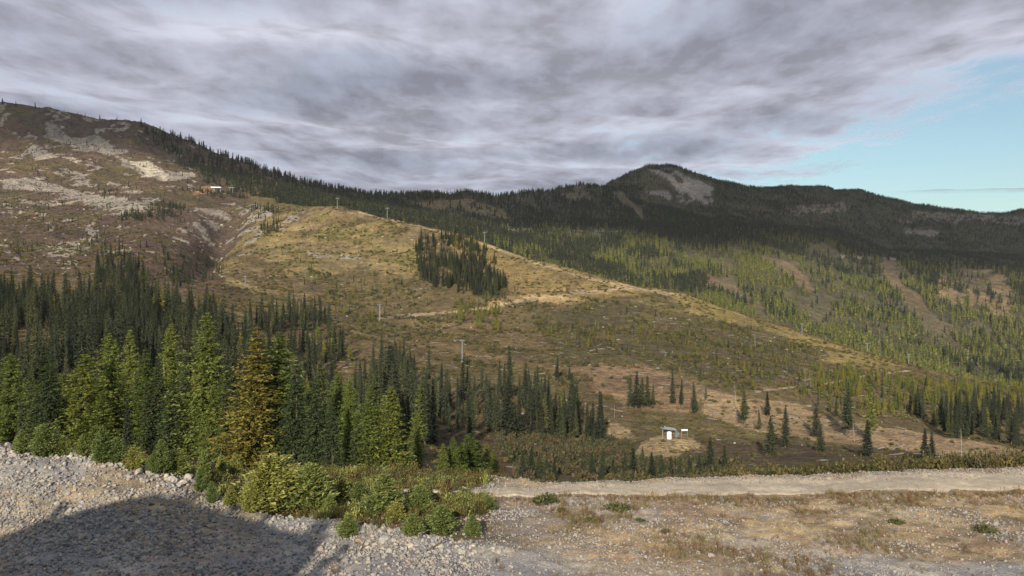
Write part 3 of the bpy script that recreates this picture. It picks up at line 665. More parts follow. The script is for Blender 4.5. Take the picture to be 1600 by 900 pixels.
def weed_mesh(name, n, mat, rng, spread=0.25, wid=0.02):
    a = rng.uniform(0, 6.28, n); r = spread * np.sqrt(rng.uniform(0, 1, n)); h = rng.uniform(.4, 1.0, n)
    base = np.stack([np.cos(a) * r, np.sin(a) * r, -0.03 + 0 * r], -1)
    tip = base + np.stack([np.cos(a) * r * .9 + rng.normal(0, .12, n), np.sin(a) * r * .9 + rng.normal(0, .12, n), h], -1)
    w = np.stack([np.cos(a + 1.57), np.sin(a + 1.57), 0 * a], -1) * wid
    v = [base + w, base - w, tip]; tri = np.stack(v, 1).reshape(-1, 3)
    m = n * 2
    kk = rng.integers(0, n, m); s = rng.uniform(.35, 1, m)[:, None]
    c = base[kk] * (1 - s) + tip[kk] * s; t = rng.normal(0, 1, (m, 3)); t[:, 2] = np.abs(t[:, 2]); t /= np.linalg.norm(t, axis=1, keepdims=True)
    b = np.cross(t, rng.normal(0, 1, (m, 3))); b /= np.linalg.norm(b, axis=1, keepdims=True); q = wid * 3.2
    tri = np.concatenate([tri, np.stack([c + b * q * .5, c - b * q * .5, c + t * q * 1.6], 1).reshape(-1, 3)])
    return mesh_np(name, tri, np.arange(len(tri)).reshape(-1, 3), mat)

import bmesh
def rock_mesh(name, sub, rng, mat, flat=0.7):
    bm = bmesh.new(); bmesh.ops.create_icosphere(bm, subdivisions=sub, radius=1.0)
    pl = rng.normal(0, 1, (9, 3)); pl /= np.linalg.norm(pl, axis=1, keepdims=True); dist = rng.uniform(.55, .95, 9)
    sc = rng.uniform(.7, 1.15, 3); sc[2] *= flat
    for v in bm.verts:
        p = np.array(v.co)
        for n_, d_ in zip(pl, dist):
            e = p @ n_ - d_
            if e > 0: p = p - n_ * e
        p = p * sc + rng.normal(0, .025, 3); v.co = p
    me = bpy.data.meshes.new(name); bm.to_mesh(me); bm.free(); me.materials.append(mat); return me
ROCKS = [rock_mesh('rock', 2, rg, M['boulder']) for _ in range(7)]
PEBBLES = [rock_mesh('pebble', 1, rg, M['rock']) for _ in range(6)]

# simple far conifers: a few dozen faces each, drawn thousands of times
def far_conifer(name, R, lv, nb, mat, p, irr):
    v, f = needles(rg, 15, R, lv, nb, 1, 1, 2.3, 0.5, 0.8, p, irr, 0.1, 0.45)
    v2, f2 = needles(rg, 15, R * .35, 8, 3, 1, 1, 2.2, 0.9, 2.0, 0.6, .2, 0, .3)
    return mesh_np(name, np.concatenate([v, v2]), np.concatenate([f, f2 + len(v)]), mat)
FARS = [far_conifer('far_spruce', r, 14, 6, M['spruce_far'], p, .3) for r, p in ((1.9, .7), (1.6, .8), (2.2, .9))]
FARL = [far_conifer('far_larch', r, 11, 5, M['larch_far'], p, .45) for r, p in ((2.0, .75), (2.4, .8))]

# ------------------------------------------------------------------ scattering of what nobody could count
def scatter(name, meshes, P, S, RZ_, IDX, label, cat, tilt=None):
    P = np.asarray(P, np.float32); n = len(P)
    cl = bpy.data.collections.new(name + '_sources')
    for k, me_ in enumerate(meshes):
        o = bpy.data.objects.new('%s_source_%02d' % (name, k), me_); cl.objects.link(o)
    me = bpy.data.meshes.new(name); me.vertices.add(n); me.vertices.foreach_set('co', P.ravel())
    S = np.asarray(S, np.float32)
    if S.ndim == 1: S = np.repeat(S[:, None], 3, 1)
    rot = np.zeros((n, 3), np.float32); rot[:, 2] = RZ_
    if tilt is not None: rot[:, :2] = tilt
    a = me.attributes.new('scl', 'FLOAT_VECTOR', 'POINT'); a.data.foreach_set('vector', S.ravel())
    a = me.attributes.new('rot', 'FLOAT_VECTOR', 'POINT'); a.data.foreach_set('vector', rot.ravel())
    a = me.attributes.new('idx', 'INT', 'POINT'); a.data.foreach_set('value', np.asarray(IDX, np.int32))
    o = obj(name, me)
    ng = bpy.data.node_groups.new(name, 'GeometryNodeTree')
    ng.interface.new_socket('Geometry', in_out='INPUT', socket_type='NodeSocketGeometry')
    ng.interface.new_socket('Geometry', in_out='OUTPUT', socket_type='NodeSocketGeometry')
    N = ng.nodes; gi = N.new('NodeGroupInput'); go = N.new('NodeGroupOutput')
    ip = N.new('GeometryNodeInstanceOnPoints'); ci = N.new('GeometryNodeCollectionInfo')
    ci.inputs['Collection'].default_value = cl; ci.inputs['Separate Children'].default_value = True; ci.inputs['Reset Children'].default_value = True
    def na(nm, t):
        q = N.new('GeometryNodeInputNamedAttribute'); q.data_type = t; q.inputs['Name'].default_value = nm; return q.outputs['Attribute']
    er = N.new('FunctionNodeEulerToRotation')
    LK = ng.links.new
    LK(gi.outputs[0], ip.inputs['Points']); LK(ci.outputs[0], ip.inputs['Instance']); ip.inputs['Pick Instance'].default_value = True
    LK(na('idx', 'INT'), ip.inputs['Instance Index']); LK(na('rot', 'FLOAT_VECTOR'), er.inputs[0]); LK(er.outputs[0], ip.inputs['Rotation'])
    LK(na('scl', 'FLOAT_VECTOR'), ip.inputs['Scale']); LK(ip.outputs[0], go.inputs[0])
    md = o.modifiers.new('scatter', 'NODES'); md.node_group = ng
    return tag(o, label, cat, None, 'stuff')

def sample(dens, rng, grow=20.0):
    """random points on the visible terrain, dens = plants per square metre"""
    vis = GPY <= CUM + 2 + 0.9 * F * grow / GD
    w = AREA * dens * vis * (GD > 64)
    w[:, (LX < -180) | (LX > 1780)] = 0
    n = int(rng.poisson(w.sum())); cdf = np.cumsum(w.ravel()); k = np.searchsorted(cdf, rng.uniform(0, cdf[-1], n))
    r = np.minimum(k // NC, NR - 2); c = np.minimum(k % NC, NC - 2)
    u = rng.uniform(0, 1, n); v = rng.uniform(0, 1, n)
    def bl(A): return (A[r, c] * (1 - u) + A[r, c + 1] * u) * (1 - v) + (A[r + 1, c] * (1 - u) + A[r + 1, c + 1] * u) * v
    return np.stack([bl(GX), bl(GD), bl(GZ)], -1), r, c

# ------------------------------------------------------------------ where the trees stand
TREES = []          # (X, Y, Z, height, kind, label, category, group, own name)
def put(px, top, base, kind, label, cat, group=None, name=None, dmin=66, dmax=1e9, wide=1.0):
    X, Y, Z = hit(px, base, dmin, dmax)
    TREES.append((X, Y, Z - 0.1, (base - top) * Y / F, kind, label, cat, group, name, wide))

# trees one can point at
put(326, 486, 716, 'near_larch', 'tallest green larch in the stand behind the gravel berm', 'larch', wide=.95)
put(398, 512, 735, 'gold_larch', 'orange-gold larch standing out among green neighbours behind the shrubs', 'larch', wide=1.0)
put(428, 520, 732, 'near_larch', 'broad green larch touching the orange-gold larch on its right side', 'larch', wide=1.0)
put(76, 538, 705, 'near_spruce', 'dark full fir behind the top of the gravel berm', 'fir', wide=1.1)
put(545, 592, 745, 'near_larch', 'slim yellow-tipped larch at the left end of the bright pair of larches', 'larch', wide=.7)
put(583, 600, 752, 'near_larch', 'bright green larch between the yellow-tipped larch and its green twin', 'larch', wide=.9)
put(610, 606, 755, 'near_larch', 'bright green larch, right-hand one of the twin larches above the rim shrubs', 'larch', wide=.85)
put(651, 642, 735, 'near_larch', 'small green larch just right of the twin bright larches', 'larch', wide=.8)
put(495, 590, 745, 'near_spruce', 'dark spruce in the shade between the broad larch and the yellow-tipped larch', 'spruce', wide=1.0)
put(462, 560, 740, 'near_spruce', 'dark leaning spruce close behind the broad green larch', 'spruce', wide=.9)
put(233, 545, 705, 'near_larch', 'rounded green larch above the end of the rock berm', 'larch')
put(178, 520, 700, 'near_larch', 'pale green larch next to the dark full fir', 'larch', wide=.9)
put(205, 515, 690, 'near_larch', 'tall slim larch with two green larches close on either side', 'larch', wide=.8)
put(132, 552, 705, 'near_larch', 'low green larch between dark fir and pale larch', 'larch')
put(20, 552, 700, 'near_larch', 'green larch at the left edge of the picture', 'larch')
put(262, 505, 690, 'near_larch', 'upright green larch left of the tallest larch', 'larch', wide=.8)
put(285, 560, 712, 'near_spruce', 'dark young fir at the foot of the tallest larch', 'fir', wide=.9)
put(360, 590, 728, 'near_spruce', 'dark fir squeezed between tallest larch and orange-gold larch', 'fir', wide=.8)
put(520, 620, 752, 'near_spruce', 'dark low fir at the foot of the yellow-tipped larch', 'fir')
put(560, 650, 752, 'near_spruce', 'short dark fir in front of the bright larches', 'fir')
put(630, 660, 752, 'near_spruce', 'dark small fir right below the twin larches', 'fir')
for x, t, b in ((694, 694, 765), (706, 684, 765), (720, 690, 765), (733, 676, 765), (746, 686, 765), (758, 692, 765), (774, 702, 765)):
    put(x, t, b, 'near_larch', 'bushy yellow-green larch in the clump left of the gravel road end', 'larch', 'bushy larches left of the road end', wide=1.05)
for x, t, b, l in ((1110, 683, 742, 'dark spruce right of the mound of the lower lift station'), (1132, 694, 738, 'smaller dark spruce next to the one beside the lift station mound'),
                   (1163, 610, 664, 'dark spruce at the top left of the row of lone spruces on the brown slope'), (1187, 640, 674, 'short dark spruce just below the top left lone spruce'),
                   (1199, 612, 652, 'slim spruce on the brown slope above the shortest lone spruces'), (1204, 650, 712, 'dark spruce standing low on the slope, left of the slim pale one'),
                   (1227, 632, 700, 'slim pale-edged spruce in the middle of the lone spruces'), (1274, 632, 684, 'stout dark cone-shaped spruce alone on the brown slope'),
                   (1282, 662, 706, 'small spruce in front of the stout cone-shaped spruce'), (1323, 607, 682, 'tallest lone spruce on the brown slope'),
                   (1355, 655, 713, 'dark spruce right below the tall green larch on the slope'), (1444, 668, 718, 'left one of a close pair of spruces low on the right slope'), (1457, 674, 718, 'right one of a close pair of spruces low on the right slope')):
    put(x, t, b, 'spruce', l, 'spruce', wide=1.6)
put(1361, 598, 690, 'larch', 'tall green larch beside the tallest lone spruce', 'larch')
for x, t, b in ((985, 586, 637), (994, 580, 640), (1003, 590, 640), (1012, 588, 638), (1020, 600, 636)):
    put(x, t, b, 'spruce', 'dark spruce in the tight clump on the slope above the lift station', 'spruce', 'clump of spruces above the lift station', wide=1.4)
put(1051, 575, 632, 'spruce', 'narrow spruce, left of the pair right of the tight clump', 'spruce')
put(1064, 592, 637, 'spruce', 'fuller spruce, right of the pair beside the tight clump', 'spruce', wide=1.2)
put(1086, 595, 646, 'spruce', 'spruce with pale dead top right of the pair', 'spruce'); put(1103, 597, 626, 'spruce', 'small spruce farthest from the tight clump', 'spruce')
put(735, 622, 690, 'spruce', 'pale green broad spruce at the corner of the brown clearing', 'spruce', wide=1.6)
put(796, 590, 682, 'spruce', 'broad lit spruce on the lower edge of the centre stand', 'spruce', wide=1.3)
put(941, 610, 690, 'spruce', 'last spruce at the right end of the centre stand', 'spruce', wide=1.2)
for x, t in ((830, 700), (842, 706), (852, 712), (910, 716), (925, 708), (940, 700), (958, 712), (975, 706), (990, 700), (1003, 698), (1020, 705), (1034, 709), (1048, 712), (1062, 711), (1078, 710), (1092, 708), (866, 715), (815, 704)):
    put(x, t, 748, 'spruce', 'small dark spruce in the low row between brush and gravel road', 'spruce', 'low row of spruces behind the gravel road', dmin=150, wide=1.7)

# stands: polygon of tree feet, density, height range, share of larch, words
STANDS = [
    ([(0, 470), (150, 475), (230, 488), (330, 505), (392, 535), (402, 590), (380, 620), (0, 620), (-180, 620), (-180, 460)], 0.026, (11, 22), 0.04, 'dark spruce in the dense shaded forest on the left slope', 'spruces of the dense left forest', NEAR),
    ([(138, 405), (205, 412), (238, 448), (232, 490), (148, 476)], 0.018, (11, 19), 0.0, 'dark spruce in the tongue of forest climbing the left mountain', 'spruces of the forest tongue', NEAR),
    ([(240, 380), (330, 400), (345, 430), (300, 450), (250, 430)], 0.006, (8, 15), 0.0, 'scattered spruce on the heather above the left forest', 'scattered spruces on the left heather', NEAR),
    ([(398, 510), (470, 500), (540, 520), (545, 560), (480, 600), (400, 600)], 0.0085, (13, 21), 0.10, 'tall spruce in the open stand above the clearing', 'spruces of the open stand', NEAR),
    ([(400, 600), (560, 610), (600, 690), (560, 740), (400, 730)], 0.008, (10, 17), 0.35, 'tree in the shaded wood behind the bright larches', 'shaded trees behind the larches', NEAR),
    ([(552, 560), (620, 565), (700, 612), (860, 622), (950, 660), (940, 692), (800, 684), (700, 676), (640, 700), (560, 650)], 0.015, (11, 25), 0.03, 'dark spire-shaped spruce in the centre stand below the clearcut', 'spruces of the centre stand', NEAR),
    ([(650, 366), (690, 368), (740, 385), (780, 408), (775, 468), (710, 474), (658, 440)], 0.045, (11, 17), 0.02, 'spruce in the straight-edged patch of forest on the golden spur', 'spruces of the patch on the spur', NEAR),
    ([(1422, 640), (1500, 648), (1600, 662), (1780, 670), (1780, 715), (1560, 706), (1500, 690), (1432, 668)], 0.012, (14, 20), 0.06, 'spruce in the stand at the right edge of the brown slope', 'spruces of the right stand', NEAR),
    ([(0, 618), (300, 618), (460, 650), (480, 745), (300, 735), (0, 716), (-180, 700)], 0.018, (8, 15), 0.66, 'lower tree filling the wood behind the gravel berm', 'wood behind the berm', NEAR),
    ([(690, 484), (775, 478), (785, 512), (700, 518)], 0.016, (8, 13), 1.0, 'yellow-green larch in the clump by the dirt track on the spur', 'larches by the dirt track', NEAR),
    ([(1250, 575), (1420, 590), (1440, 650), (1330, 655), (1240, 625)], 0.018, (5, 11), 0.88, 'young yellow-green larch on the lower end of the spur', 'young larches at the spur end', NEAR),
    ([(1430, 590), (1600, 610), (1780, 620), (1780, 660), (1430, 640)], 0.014, (6, 11), 0.85, 'yellow-green larch in the young growth above the right stand', 'larches above the right stand', NEAR),
    ([(830, 480), (960, 470), (1180, 515), (1300, 560), (1250, 620), (1100, 600), (870, 560)], 0.0095, (2.5, 8), 0.72, 'thin young larch on the shaded face of the spur', 'thin larches on the spur face', NEAR),
    ([(470, 420), (650, 440), (690, 500), (560, 510), (480, 480)], 0.0055, (4, 11), 0.65, 'thin larch on the clearcut below the golden spur', 'thin larches on the clearcut', NEAR),
    ([(340, 330), (640, 345), (650, 430), (480, 440), (340, 430)], 0.0022, (2, 6), 0.5, 'tiny tree dotting the golden spur', 'tiny trees on the golden spur', NEAR),
    ([(400, 325), (440, 328), (430, 370), (400, 375)], 0.008, (9, 14), 0.0, 'dark spruce in the small belt at the head of the spur', 'spruces at the head of the spur', NEAR),
    ([(265, 292), (390, 300), (380, 312), (300, 304)], 0.022, (8, 12), 0.0, 'spruce near the upper lift station', 'spruces near the upper lift station', None),
    ([(185, 330), (280, 326), (290, 345), (190, 344)], 0.030, (8, 13), 0.0, 'spruce in the short row on the left mountain', 'spruce row on the left mountain', None),
    ([(160, 298), (190, 298), (190, 310), (160, 310)], 0.02, (7, 10), 0.0, 'spruce in the tiny clump on the left mountain', 'tiny clump on the left mountain', None),
    ([(0, 200), (300, 230), (330, 340), (330, 420), (0, 420)], 0.0013, (4.5, 10), 0.0, 'lone spruce dotting the left mountain', 'lone spruces on the left mountain', None),
    ([(600, 560), (860, 570), (880, 620), (700, 600)], 0.0016, (5, 13), 0.15, 'lone spruce on the brown clearcut', 'lone spruces on the clearcut', NEAR),
    ([(690, 455), (800, 440), (830, 480), (700, 480)], 0.0035, (4, 9), .45, 'scrubby tree below the forest patch on the spur', 'scrubby trees below the patch', NEAR),
]
rt = np.random.default_rng(23)
cand = []           # near stands: X Y Z h kind stand
for si, (pl, dn, hr, lar, lab, grp, lay) in enumerate(STANDS):
    m = zone(pl, lay).astype(float) * dn * (0.35 + 1.3 * sstep(0.36, 0.58, n_b))
    P, r, c = sample(m, rt)
    if len(P) == 0: continue
    h = rt.uniform(hr[0], hr[1], len(P)) * (0.5 + 0.6 * rt.uniform(0, 1, len(P)) ** .7)
    kd = rt.uniform(0, 1, len(P)) < lar
    for p, hh, k in zip(P, h, kd): cand.append((p[0], p[1], p[2], hh, k, si))
cand = np.array(cand)
# far forest beyond the spur and on the upper left mountain
belt = zone([(215, 195), (330, 232), (450, 270), (560, 295), (640, 300), (640, 345), (560, 330), (480, 322), (440, 312), (390, 302), (330, 285), (285, 262), (245, 235)])
fd = np.zeros((NR, NC))
ffm = ff & ~CLEAR
fd[belt & (GT > 8)] = 0.010
fd[ffm] = 0.0165
fd *= np.clip(1.25 - GD / 5200, 0.30, 1) * (0.45 + 1.1 * sstep(0.36, 0.60, n_a)) * (0.5 + sstep(.35, .6, n_b))
fd[zone([(1000, 262), (1110, 285), (1120, 325), (1000, 325)], FAR)] *= 0.30
fd[OPEN['thin'] | OPEN['meadow'] | OPEN['knob'] | OPEN['pale'] | OPEN['pale2']] = 0.0011
fd[zone([(1080, 395), (1300, 400), (1320, 470), (1150, 470)], FAR)] *= 0.75
fd[(fbm(GX / 70, GD / 150, 311, 4) > .665) & FAR & (GD < 2300) & (LX[None, :] > 1050)] *= 0.22
fd[belt] *= 0.9
fd *= (GT > ICREST + 0.35) | belt
P, r, c = sample(fd, rt, 14)
hf = rt.uniform(9, 18, len(P)) * np.where(P[:, 1] > 3600, 0.85, 1.0) * (0.8 + 0.5 * fbm(P[:, 0] / 60, P[:, 1] / 60, 305, 2))
lq = fbm(P[:, 0] / 130, P[:, 1] / 130, 301, 3); px_ = GPX[r, c]; py_ = GPY[r, c]
lar = 0.04 + 0.76 * sstep(0.42, 0.52, lq) * sstep(2700, 1800, P[:, 1]) * sstep(700, 900, px_)
lar += 0.55 * inpoly(px_, py_, [(1060, 385), (1200, 400), (1230, 440), (1150, 455), (1090, 430)]) + 0.20 * (P[:, 1] < 1450) * (px_ > 850)
lar += 0.5 * inpoly(px_, py_, [(1290, 372), (1310, 380), (1300, 395), (1270, 392)]) + 0.4 * inpoly(px_, py_, [(1480, 350), (1600, 370), (1600, 395), (1500, 380)])
il = rt.uniform(0, 1, len(P)) < lar
fsp = np.concatenate([P, hf[:, None]], 1)[~il]; fla = np.concatenate([P, (hf * .9)[:, None]], 1)[il]
print('far spruce', len(fsp), 'far larch', len(fla), 'near', len(cand), 'of which larch', int(cand[:, 4].sum()))

# the trees that show largest become single trees, the rest of each kind one mass
hp = cand[:, 3] * F / cand[:, 1]
order = np.argsort(-hp)
n_sp = sum(t[4] in ('spruce', 'near_spruce') for t in TREES); n_la = len(TREES) - n_sp
rest_s, rest_l = [], []
for j in order:
    x, y, z, h, k, si = cand[j]; lab, grp = STANDS[int(si)][4], STANDS[int(si)][5]
    inside = -10 < 800 + F * x / y < 1610
    if k:
        if n_la < 250 and inside: TREES.append((x, y, z - .15, h * .8, 'near_larch' if hp[j] > 75 and y < 190 else 'larch', lab.replace('spruce', 'larch').replace('dark ', 'pale ') + (' that is not a spruce' if False else ''), 'larch', grp.replace('spruces', 'larches').replace('spruce', 'larch'), None, 1.0)); n_la += 1
        else: rest_l.append(j)
    else:
        if n_sp < 290 and inside: TREES.append((x, y, z - .15, h, 'near_spruce' if hp[j] > 110 and y < 150 else 'spruce', lab.replace('larch', 'spruce').replace('yellow-green ', 'dark ') if 'bright larches' not in lab else lab, 'spruce', grp if 'larches' not in grp or 'behind' in grp else grp.replace('larches', 'spruces'), None, 1.0)); n_sp += 1
        else: rest_s.append(j)
rn = random.Random(4)
def spread_labels(T):
    """say which part of its stand a tree grows in and whether it is tall or short there"""
    by = {}
    for k, t in enumerate(T):
        if t[7]: by.setdefault((t[5], t[7]), []).append(k)
    for (lab, grp), ks in by.items():
        if len(ks) < 4: continue
        px = np.array([800 + F * T[k][0] / T[k][1] for k in ks]); py = np.array([450 - F * T[k][2] / T[k][1] for k in ks]); hh = np.array([T[k][3] for k in ks])
        qx = np.argsort(np.argsort(px)) * 3 // len(ks); qy = py > np.median(py); qh = hh > np.median(hh)
        for k, a_, b_, c_ in zip(ks, qx, qy, qh):
            t = list(T[k]); t[5] = ('taller ' if c_ else 'shorter ') + lab + ', ' + ('front' if b_ else 'back') + ' ' + ('left', 'middle', 'right')[a_]; T[k] = tuple(t)
spread_labels(TREES)
def place_tree(t):
    x, y, z, h, kind, lab, cat, grp, nm, wide = t
    tm, cm, ph = rn.choice(PROTO[kind]); s = h / ph; w = s * wide * rn.uniform(.8, 1.2) * (1.28 if 'near' in kind or 'gold' in kind else 1.0)
    nm = {'spruce': 'spruce_tree', 'fir': 'fir_tree', 'larch': 'larch_tree'}[cat]
    e = empty(nm, (x, y, z), rn.uniform(0, 6.28)); e.scale = (w, w * rn.uniform(.85, 1.15), s); e.rotation_euler = (rn.gauss(0, .025), rn.gauss(0, .025), e.rotation_euler.z)
    obj('trunk', tm, e); obj('crown', cm, e)
    tag(e, lab, cat, grp)
for t in TREES: place_tree(t)
def mass(name, idx, kind, label, cat):
    pr = PROTO[kind]; ms = []
    for tm, cm, ph in pr: ms.append(cm)
    P = cand[idx][:, :3].copy(); P[:, 2] -= .2; h = cand[idx][:, 3]; n = len(idx)
    s = h / pr[0][2]; w = s * rt.uniform(.85, 1.2, n)
    scatter(name, ms, P, np.stack([w, w, s], 1), rt.uniform(0, 6.28, n), rt.integers(0, len(ms), n), label, cat)
if rest_s: mass('spruce_forest', rest_s, 'spruce', 'remaining dark spruce forest on the near slopes', 'forest')
if rest_l: mass('larch_forest', rest_l, 'larch', 'remaining young larch growth on the near slopes', 'forest')
def far_mass(name, A, ms, label):
    n = len(A); s = A[:, 3] / 15; w = s * rt.uniform(.9, 1.35, n)
    Q = A[:, :3].copy(); Q[:, 2] -= .3
    scatter(name, ms, Q, np.stack([w, w, s], 1), rt.uniform(0, 6.28, n), rt.integers(0, len(ms), n), label, 'forest')
far_mass('distant_spruce_forest', fsp, FARS, 'dark distant spruce forest covering the mountains beyond the spur')
far_mass('distant_larch_forest', fla, FARL, 'yellow-green larches mixed into the forest beyond the spur')

# single trees on the bare left skyline
for x, t, b in ((4, 152, 163), (25, 156, 166), (55, 159, 169), (100, 170, 175), (156, 174, 182), (183, 180, 187), (133, 173, 179), (225, 190, 197)):
    X, Y, Z = hit(x, b + 1, 1700, 2000)
    place_tree((X, Y, Z - .3, max(6, (b - t) * Y / F), 'spruce', 'small dark spruce standing on the bare left skyline', 'spruce', 'spruces on the bare skyline', None, 1.4))

# dead standing trunks
for x, t, b, lb in ((594, 478, 503, 'dead trunk beside the lift tower on the clearcut'), (640, 600, 632, 'dead trunk at the back of the centre stand'), (960, 633, 654, 'thin dead trunk right of the last spruce of the centre stand'), (1503, 670, 720, 'tall dead trunk low on the slope at the right'), (1335, 655, 690, 'dead trunk behind the tall green larch on the right slope'), (930, 500, 512, 'short dead trunk on the shaded face of the spur'), (716, 425, 440, 'dead trunk at the left foot of the straight-edged forest patch'), (1116, 640, 652, 'short dead trunk above the lone spruces'), (1477, 622, 640, 'dead trunk at the edge of the right stand'), (1150, 598, 640, 'tall dead trunk right of the small spruces above the lift station'), (460, 440, 458, 'short dead trunk at the foot of the golden spur'), (1258, 575, 600, 'dead trunk among the young larches at the spur end'), (1080, 470, 490, 'short dead trunk just below the spur crest'), (870, 560, 580, 'dead trunk on the brown slope above the centre stand'), (690, 620, 660, 'dead trunk in the middle of the centre stand'), (1180, 520, 545, 'dead trunk on the right part of the shaded spur face'), (508, 640, 690, 'dead trunk in the shaded wood behind the larches'), (258, 560, 640, 'dead trunk in front of the dense left forest')):
    X, Y, Z = hit(x, b); o = obj('dead_snag', rn.choice(SNAGS)); s = (b - t) * Y / F / 12; o.scale = (s, s, s); o.location = (X, Y, Z); o.rotation_euler = (0, 0, rn.uniform(0, 6.28))
    tag(o, lb, 'snag', 'dead standing trunks')
# ------------------------------------------------------------------ low growth, logs and stones on the slopes
rs = np.random.default_rng(77)
BUSH = [bush_mesh('bush', 90, 0.42, M['scrub'], rg) for _ in range(4)]
DBUSH = [bush_mesh('brush', 120, 0.36, M['brush'], rg, 0.7) for _ in range(3)]
opn = (NEAR & (GD > 150)) | ((left > .5) & (GD < 2000))
bare = zone([(870, 570), (1000, 565), (1110, 600), (1200, 625), (1330, 655), (1480, 680), (1600, 712), (1600, 730), (1480, 715), (1300, 690), (1180, 668), (1080, 640), (960, 640)], NEAR)
bd = opn * 0.034 * np.where(bare, .3, 1) * (0.25 + 1.5 * sstep(0.42, 0.62, n_b)) * np.clip(1.4 - GD / 1100, .22, 1)
P, r, c = sample(bd, rs, 2); n = len(P); s = rs.uniform(.5, 1.5, n) * np.clip(P[:, 1] / 420, .7, 1.5)
scatter('slope_scrub', BUSH, P, np.stack([s, s, s * rs.uniform(.6, 1.0, n)], 1), rs.uniform(0, 6.28, n), rs.integers(0, 4, n), 'low olive and rust scrub covering the cleared slopes', 'scrub'); print('scrub', n)
# dark alder brush in the valley floor
bm_ = zone([(770, 672), (880, 672), (985, 697), (985, 712), (880, 716), (780, 712)], NEAR, False) * 0.10 + zone([(860, 585), (970, 590), (1000, 600), (960, 608), (870, 600)], NEAR, False) * 0.02 + zone([(800, 722), (1150, 722), (1150, 760), (800, 770)], NEAR, False) * 0.03 + zone([(480, 410), (700, 470), (860, 470), (1000, 465), (1300, 550), (1250, 620), (1000, 590), (700, 570), (540, 520)], NEAR) * 0.012 * sstep(.52, .62, n_b)
P, r, c = sample(bm_, rs, 4); n = len(P); s = rs.uniform(1.0, 2.3, n)
scatter('alder_brush', DBUSH, P, np.stack([s, s, s * 1.25], 1), rs.uniform(0, 6.28, n), rs.integers(0, 3, n), 'dark alder brush on the valley floor and in patches up the clearcut', 'brush'); print('brush', n)
# slash: fallen logs and branches of the clearcut
def log_mesh(rng, mat):
    mb = MB().tube((-2.2, 0, .12), (2.2, 0.1, .16), .13, .07, 5)
    for k in range(3):
        x = rng.uniform(-1, 2); mb.tube((x, 0, .14), (x + .5, rng.uniform(-.9, .9), .14 + rng.uniform(0, .7)), .04, .015, 3)
    me = bpy.data.meshes.new('log'); me.from_pydata(mb.v, [], mb.f); me.update(); me.materials.append(mat); return me
LOGS = [log_mesh(rg, M['deadwood']) for _ in range(3)]
cutm = zone([(340, 430), (700, 430), (860, 470), (1000, 465), (1300, 550), (1420, 600), (1600, 690), (1600, 730), (900, 720), (690, 560), (480, 600), (400, 560)], NEAR)
P, r, c = sample(cutm * 0.006 * sstep(.40, .6, n_a), rs, 1); n = len(P)
P[:, 2] += .1
scatter('fallen_logs', LOGS, P, rs.uniform(.6, 1.7, n), rs.uniform(0, 6.28, n), rs.integers(0, 3, n), 'grey fallen logs and branches strewn over the clearcut', 'logs', tilt=rs.normal(0, .12, (n, 2))); print('logs', n)
rk = (scree & (GD < 2200)) * 0.010 + cutm * 0.0018 + (left > .5) * NEAR * 0.0022
P, r, c = sample(rk, rs, 2); n = len(P)
if n > 26000:
    q = rs.permutation(n)[:26000]; P = P[q]; n = 26000
s = rs.uniform(.35, 1.3, n) ** 1.5 * np.clip(P[:, 1] / 700, .6, 1.6)
scatter('slope_rocks', PEBBLES, P, s, rs.uniform(0, 6.28, n), rs.integers(0, len(PEBBLES), n), 'pale broken rocks scattered on the slopes and screes', 'rocks', tilt=rs.normal(0, .4, (n, 2))); print('rocks', n)

# ------------------------------------------------------------------ foreground stones, weeds and shrubs
def pad_points(n, x0, x1, y0, y1, rng, dens=None):
    X = rng.uniform(x0, x1, n); Y = rng.uniform(y0, y1, n)
    if dens is not None:
        k = rng.uniform(0, 1, n) < dens(X, Y); X, Y = X[k], Y[k]
    z, e, g = pad_z(X, Y); return X, Y, z, e, g
def stone_d(X, Y):
    z, e, g = pad_z(X, Y); n1 = fbm(X / 3, Y / 3, 141, 3)
    d = 0.30 + 0.9 * sstep(.42, .62, n1)
    soil_ = sstep(0, 1.2, Y - g) * (1 - sstep(-3, 1, X)) * (X > -18.5)
    road_ = (Y > np.interp(X, [-8, 0, 14, 40], [49.9, 48.4, 48.5, 51.2])) & (X > -4)
    d = d * (1 - .45 * sstep(-2, 6, X)) * (1 - .75 * soil_) * np.where(road_, .35, 1) * np.where(Y > e + .5, .1, 1)
    return np.clip(d * np.where((X < -15) & (Y > 43), 1.3, 1), 0, 1)
X, Y, z, e, g = pad_points(130000, -36, 40, 34, 57.5, rs, stone_d); n = len(X)
s = 0.028 + 0.062 * rs.uniform(0, 1, n) ** 3 + 0.035 * (rs.uniform(0, 1, n) < .05) + (.045 + .12 * rs.uniform(0, 1, n) ** 5) * rs.uniform(0, 1, n) * (1 - sstep(-4, 2, X))
xr_ = rs.uniform(-4, 42, 9000); yr_ = np.interp(xr_, [-8, -2, 2, 12, 33, 100], [50.6, 50.6, 50.9, 52.6, 55.3, 63.2]) + rs.normal(-.3, .6, 9000); sr_ = rs.uniform(.025, .075, 9000) * rs.uniform(.5, 1, 9000)
X = np.concatenate([X, xr_]); Y = np.concatenate([Y, yr_]); z = np.concatenate([z, pad_z(xr_, yr_)[0] + .04]); s = np.concatenate([s, sr_]); n = len(X)
scatter('gravel', PEBBLES, np.stack([X, Y, z + s * .25], 1), s, rs.uniform(0, 6.28, n), rs.integers(0, len(PEBBLES), n), 'loose grey gravel covering the pad and berm', 'gravel', tilt=rs.normal(0, .6, (n, 2))); print('gravel', n)

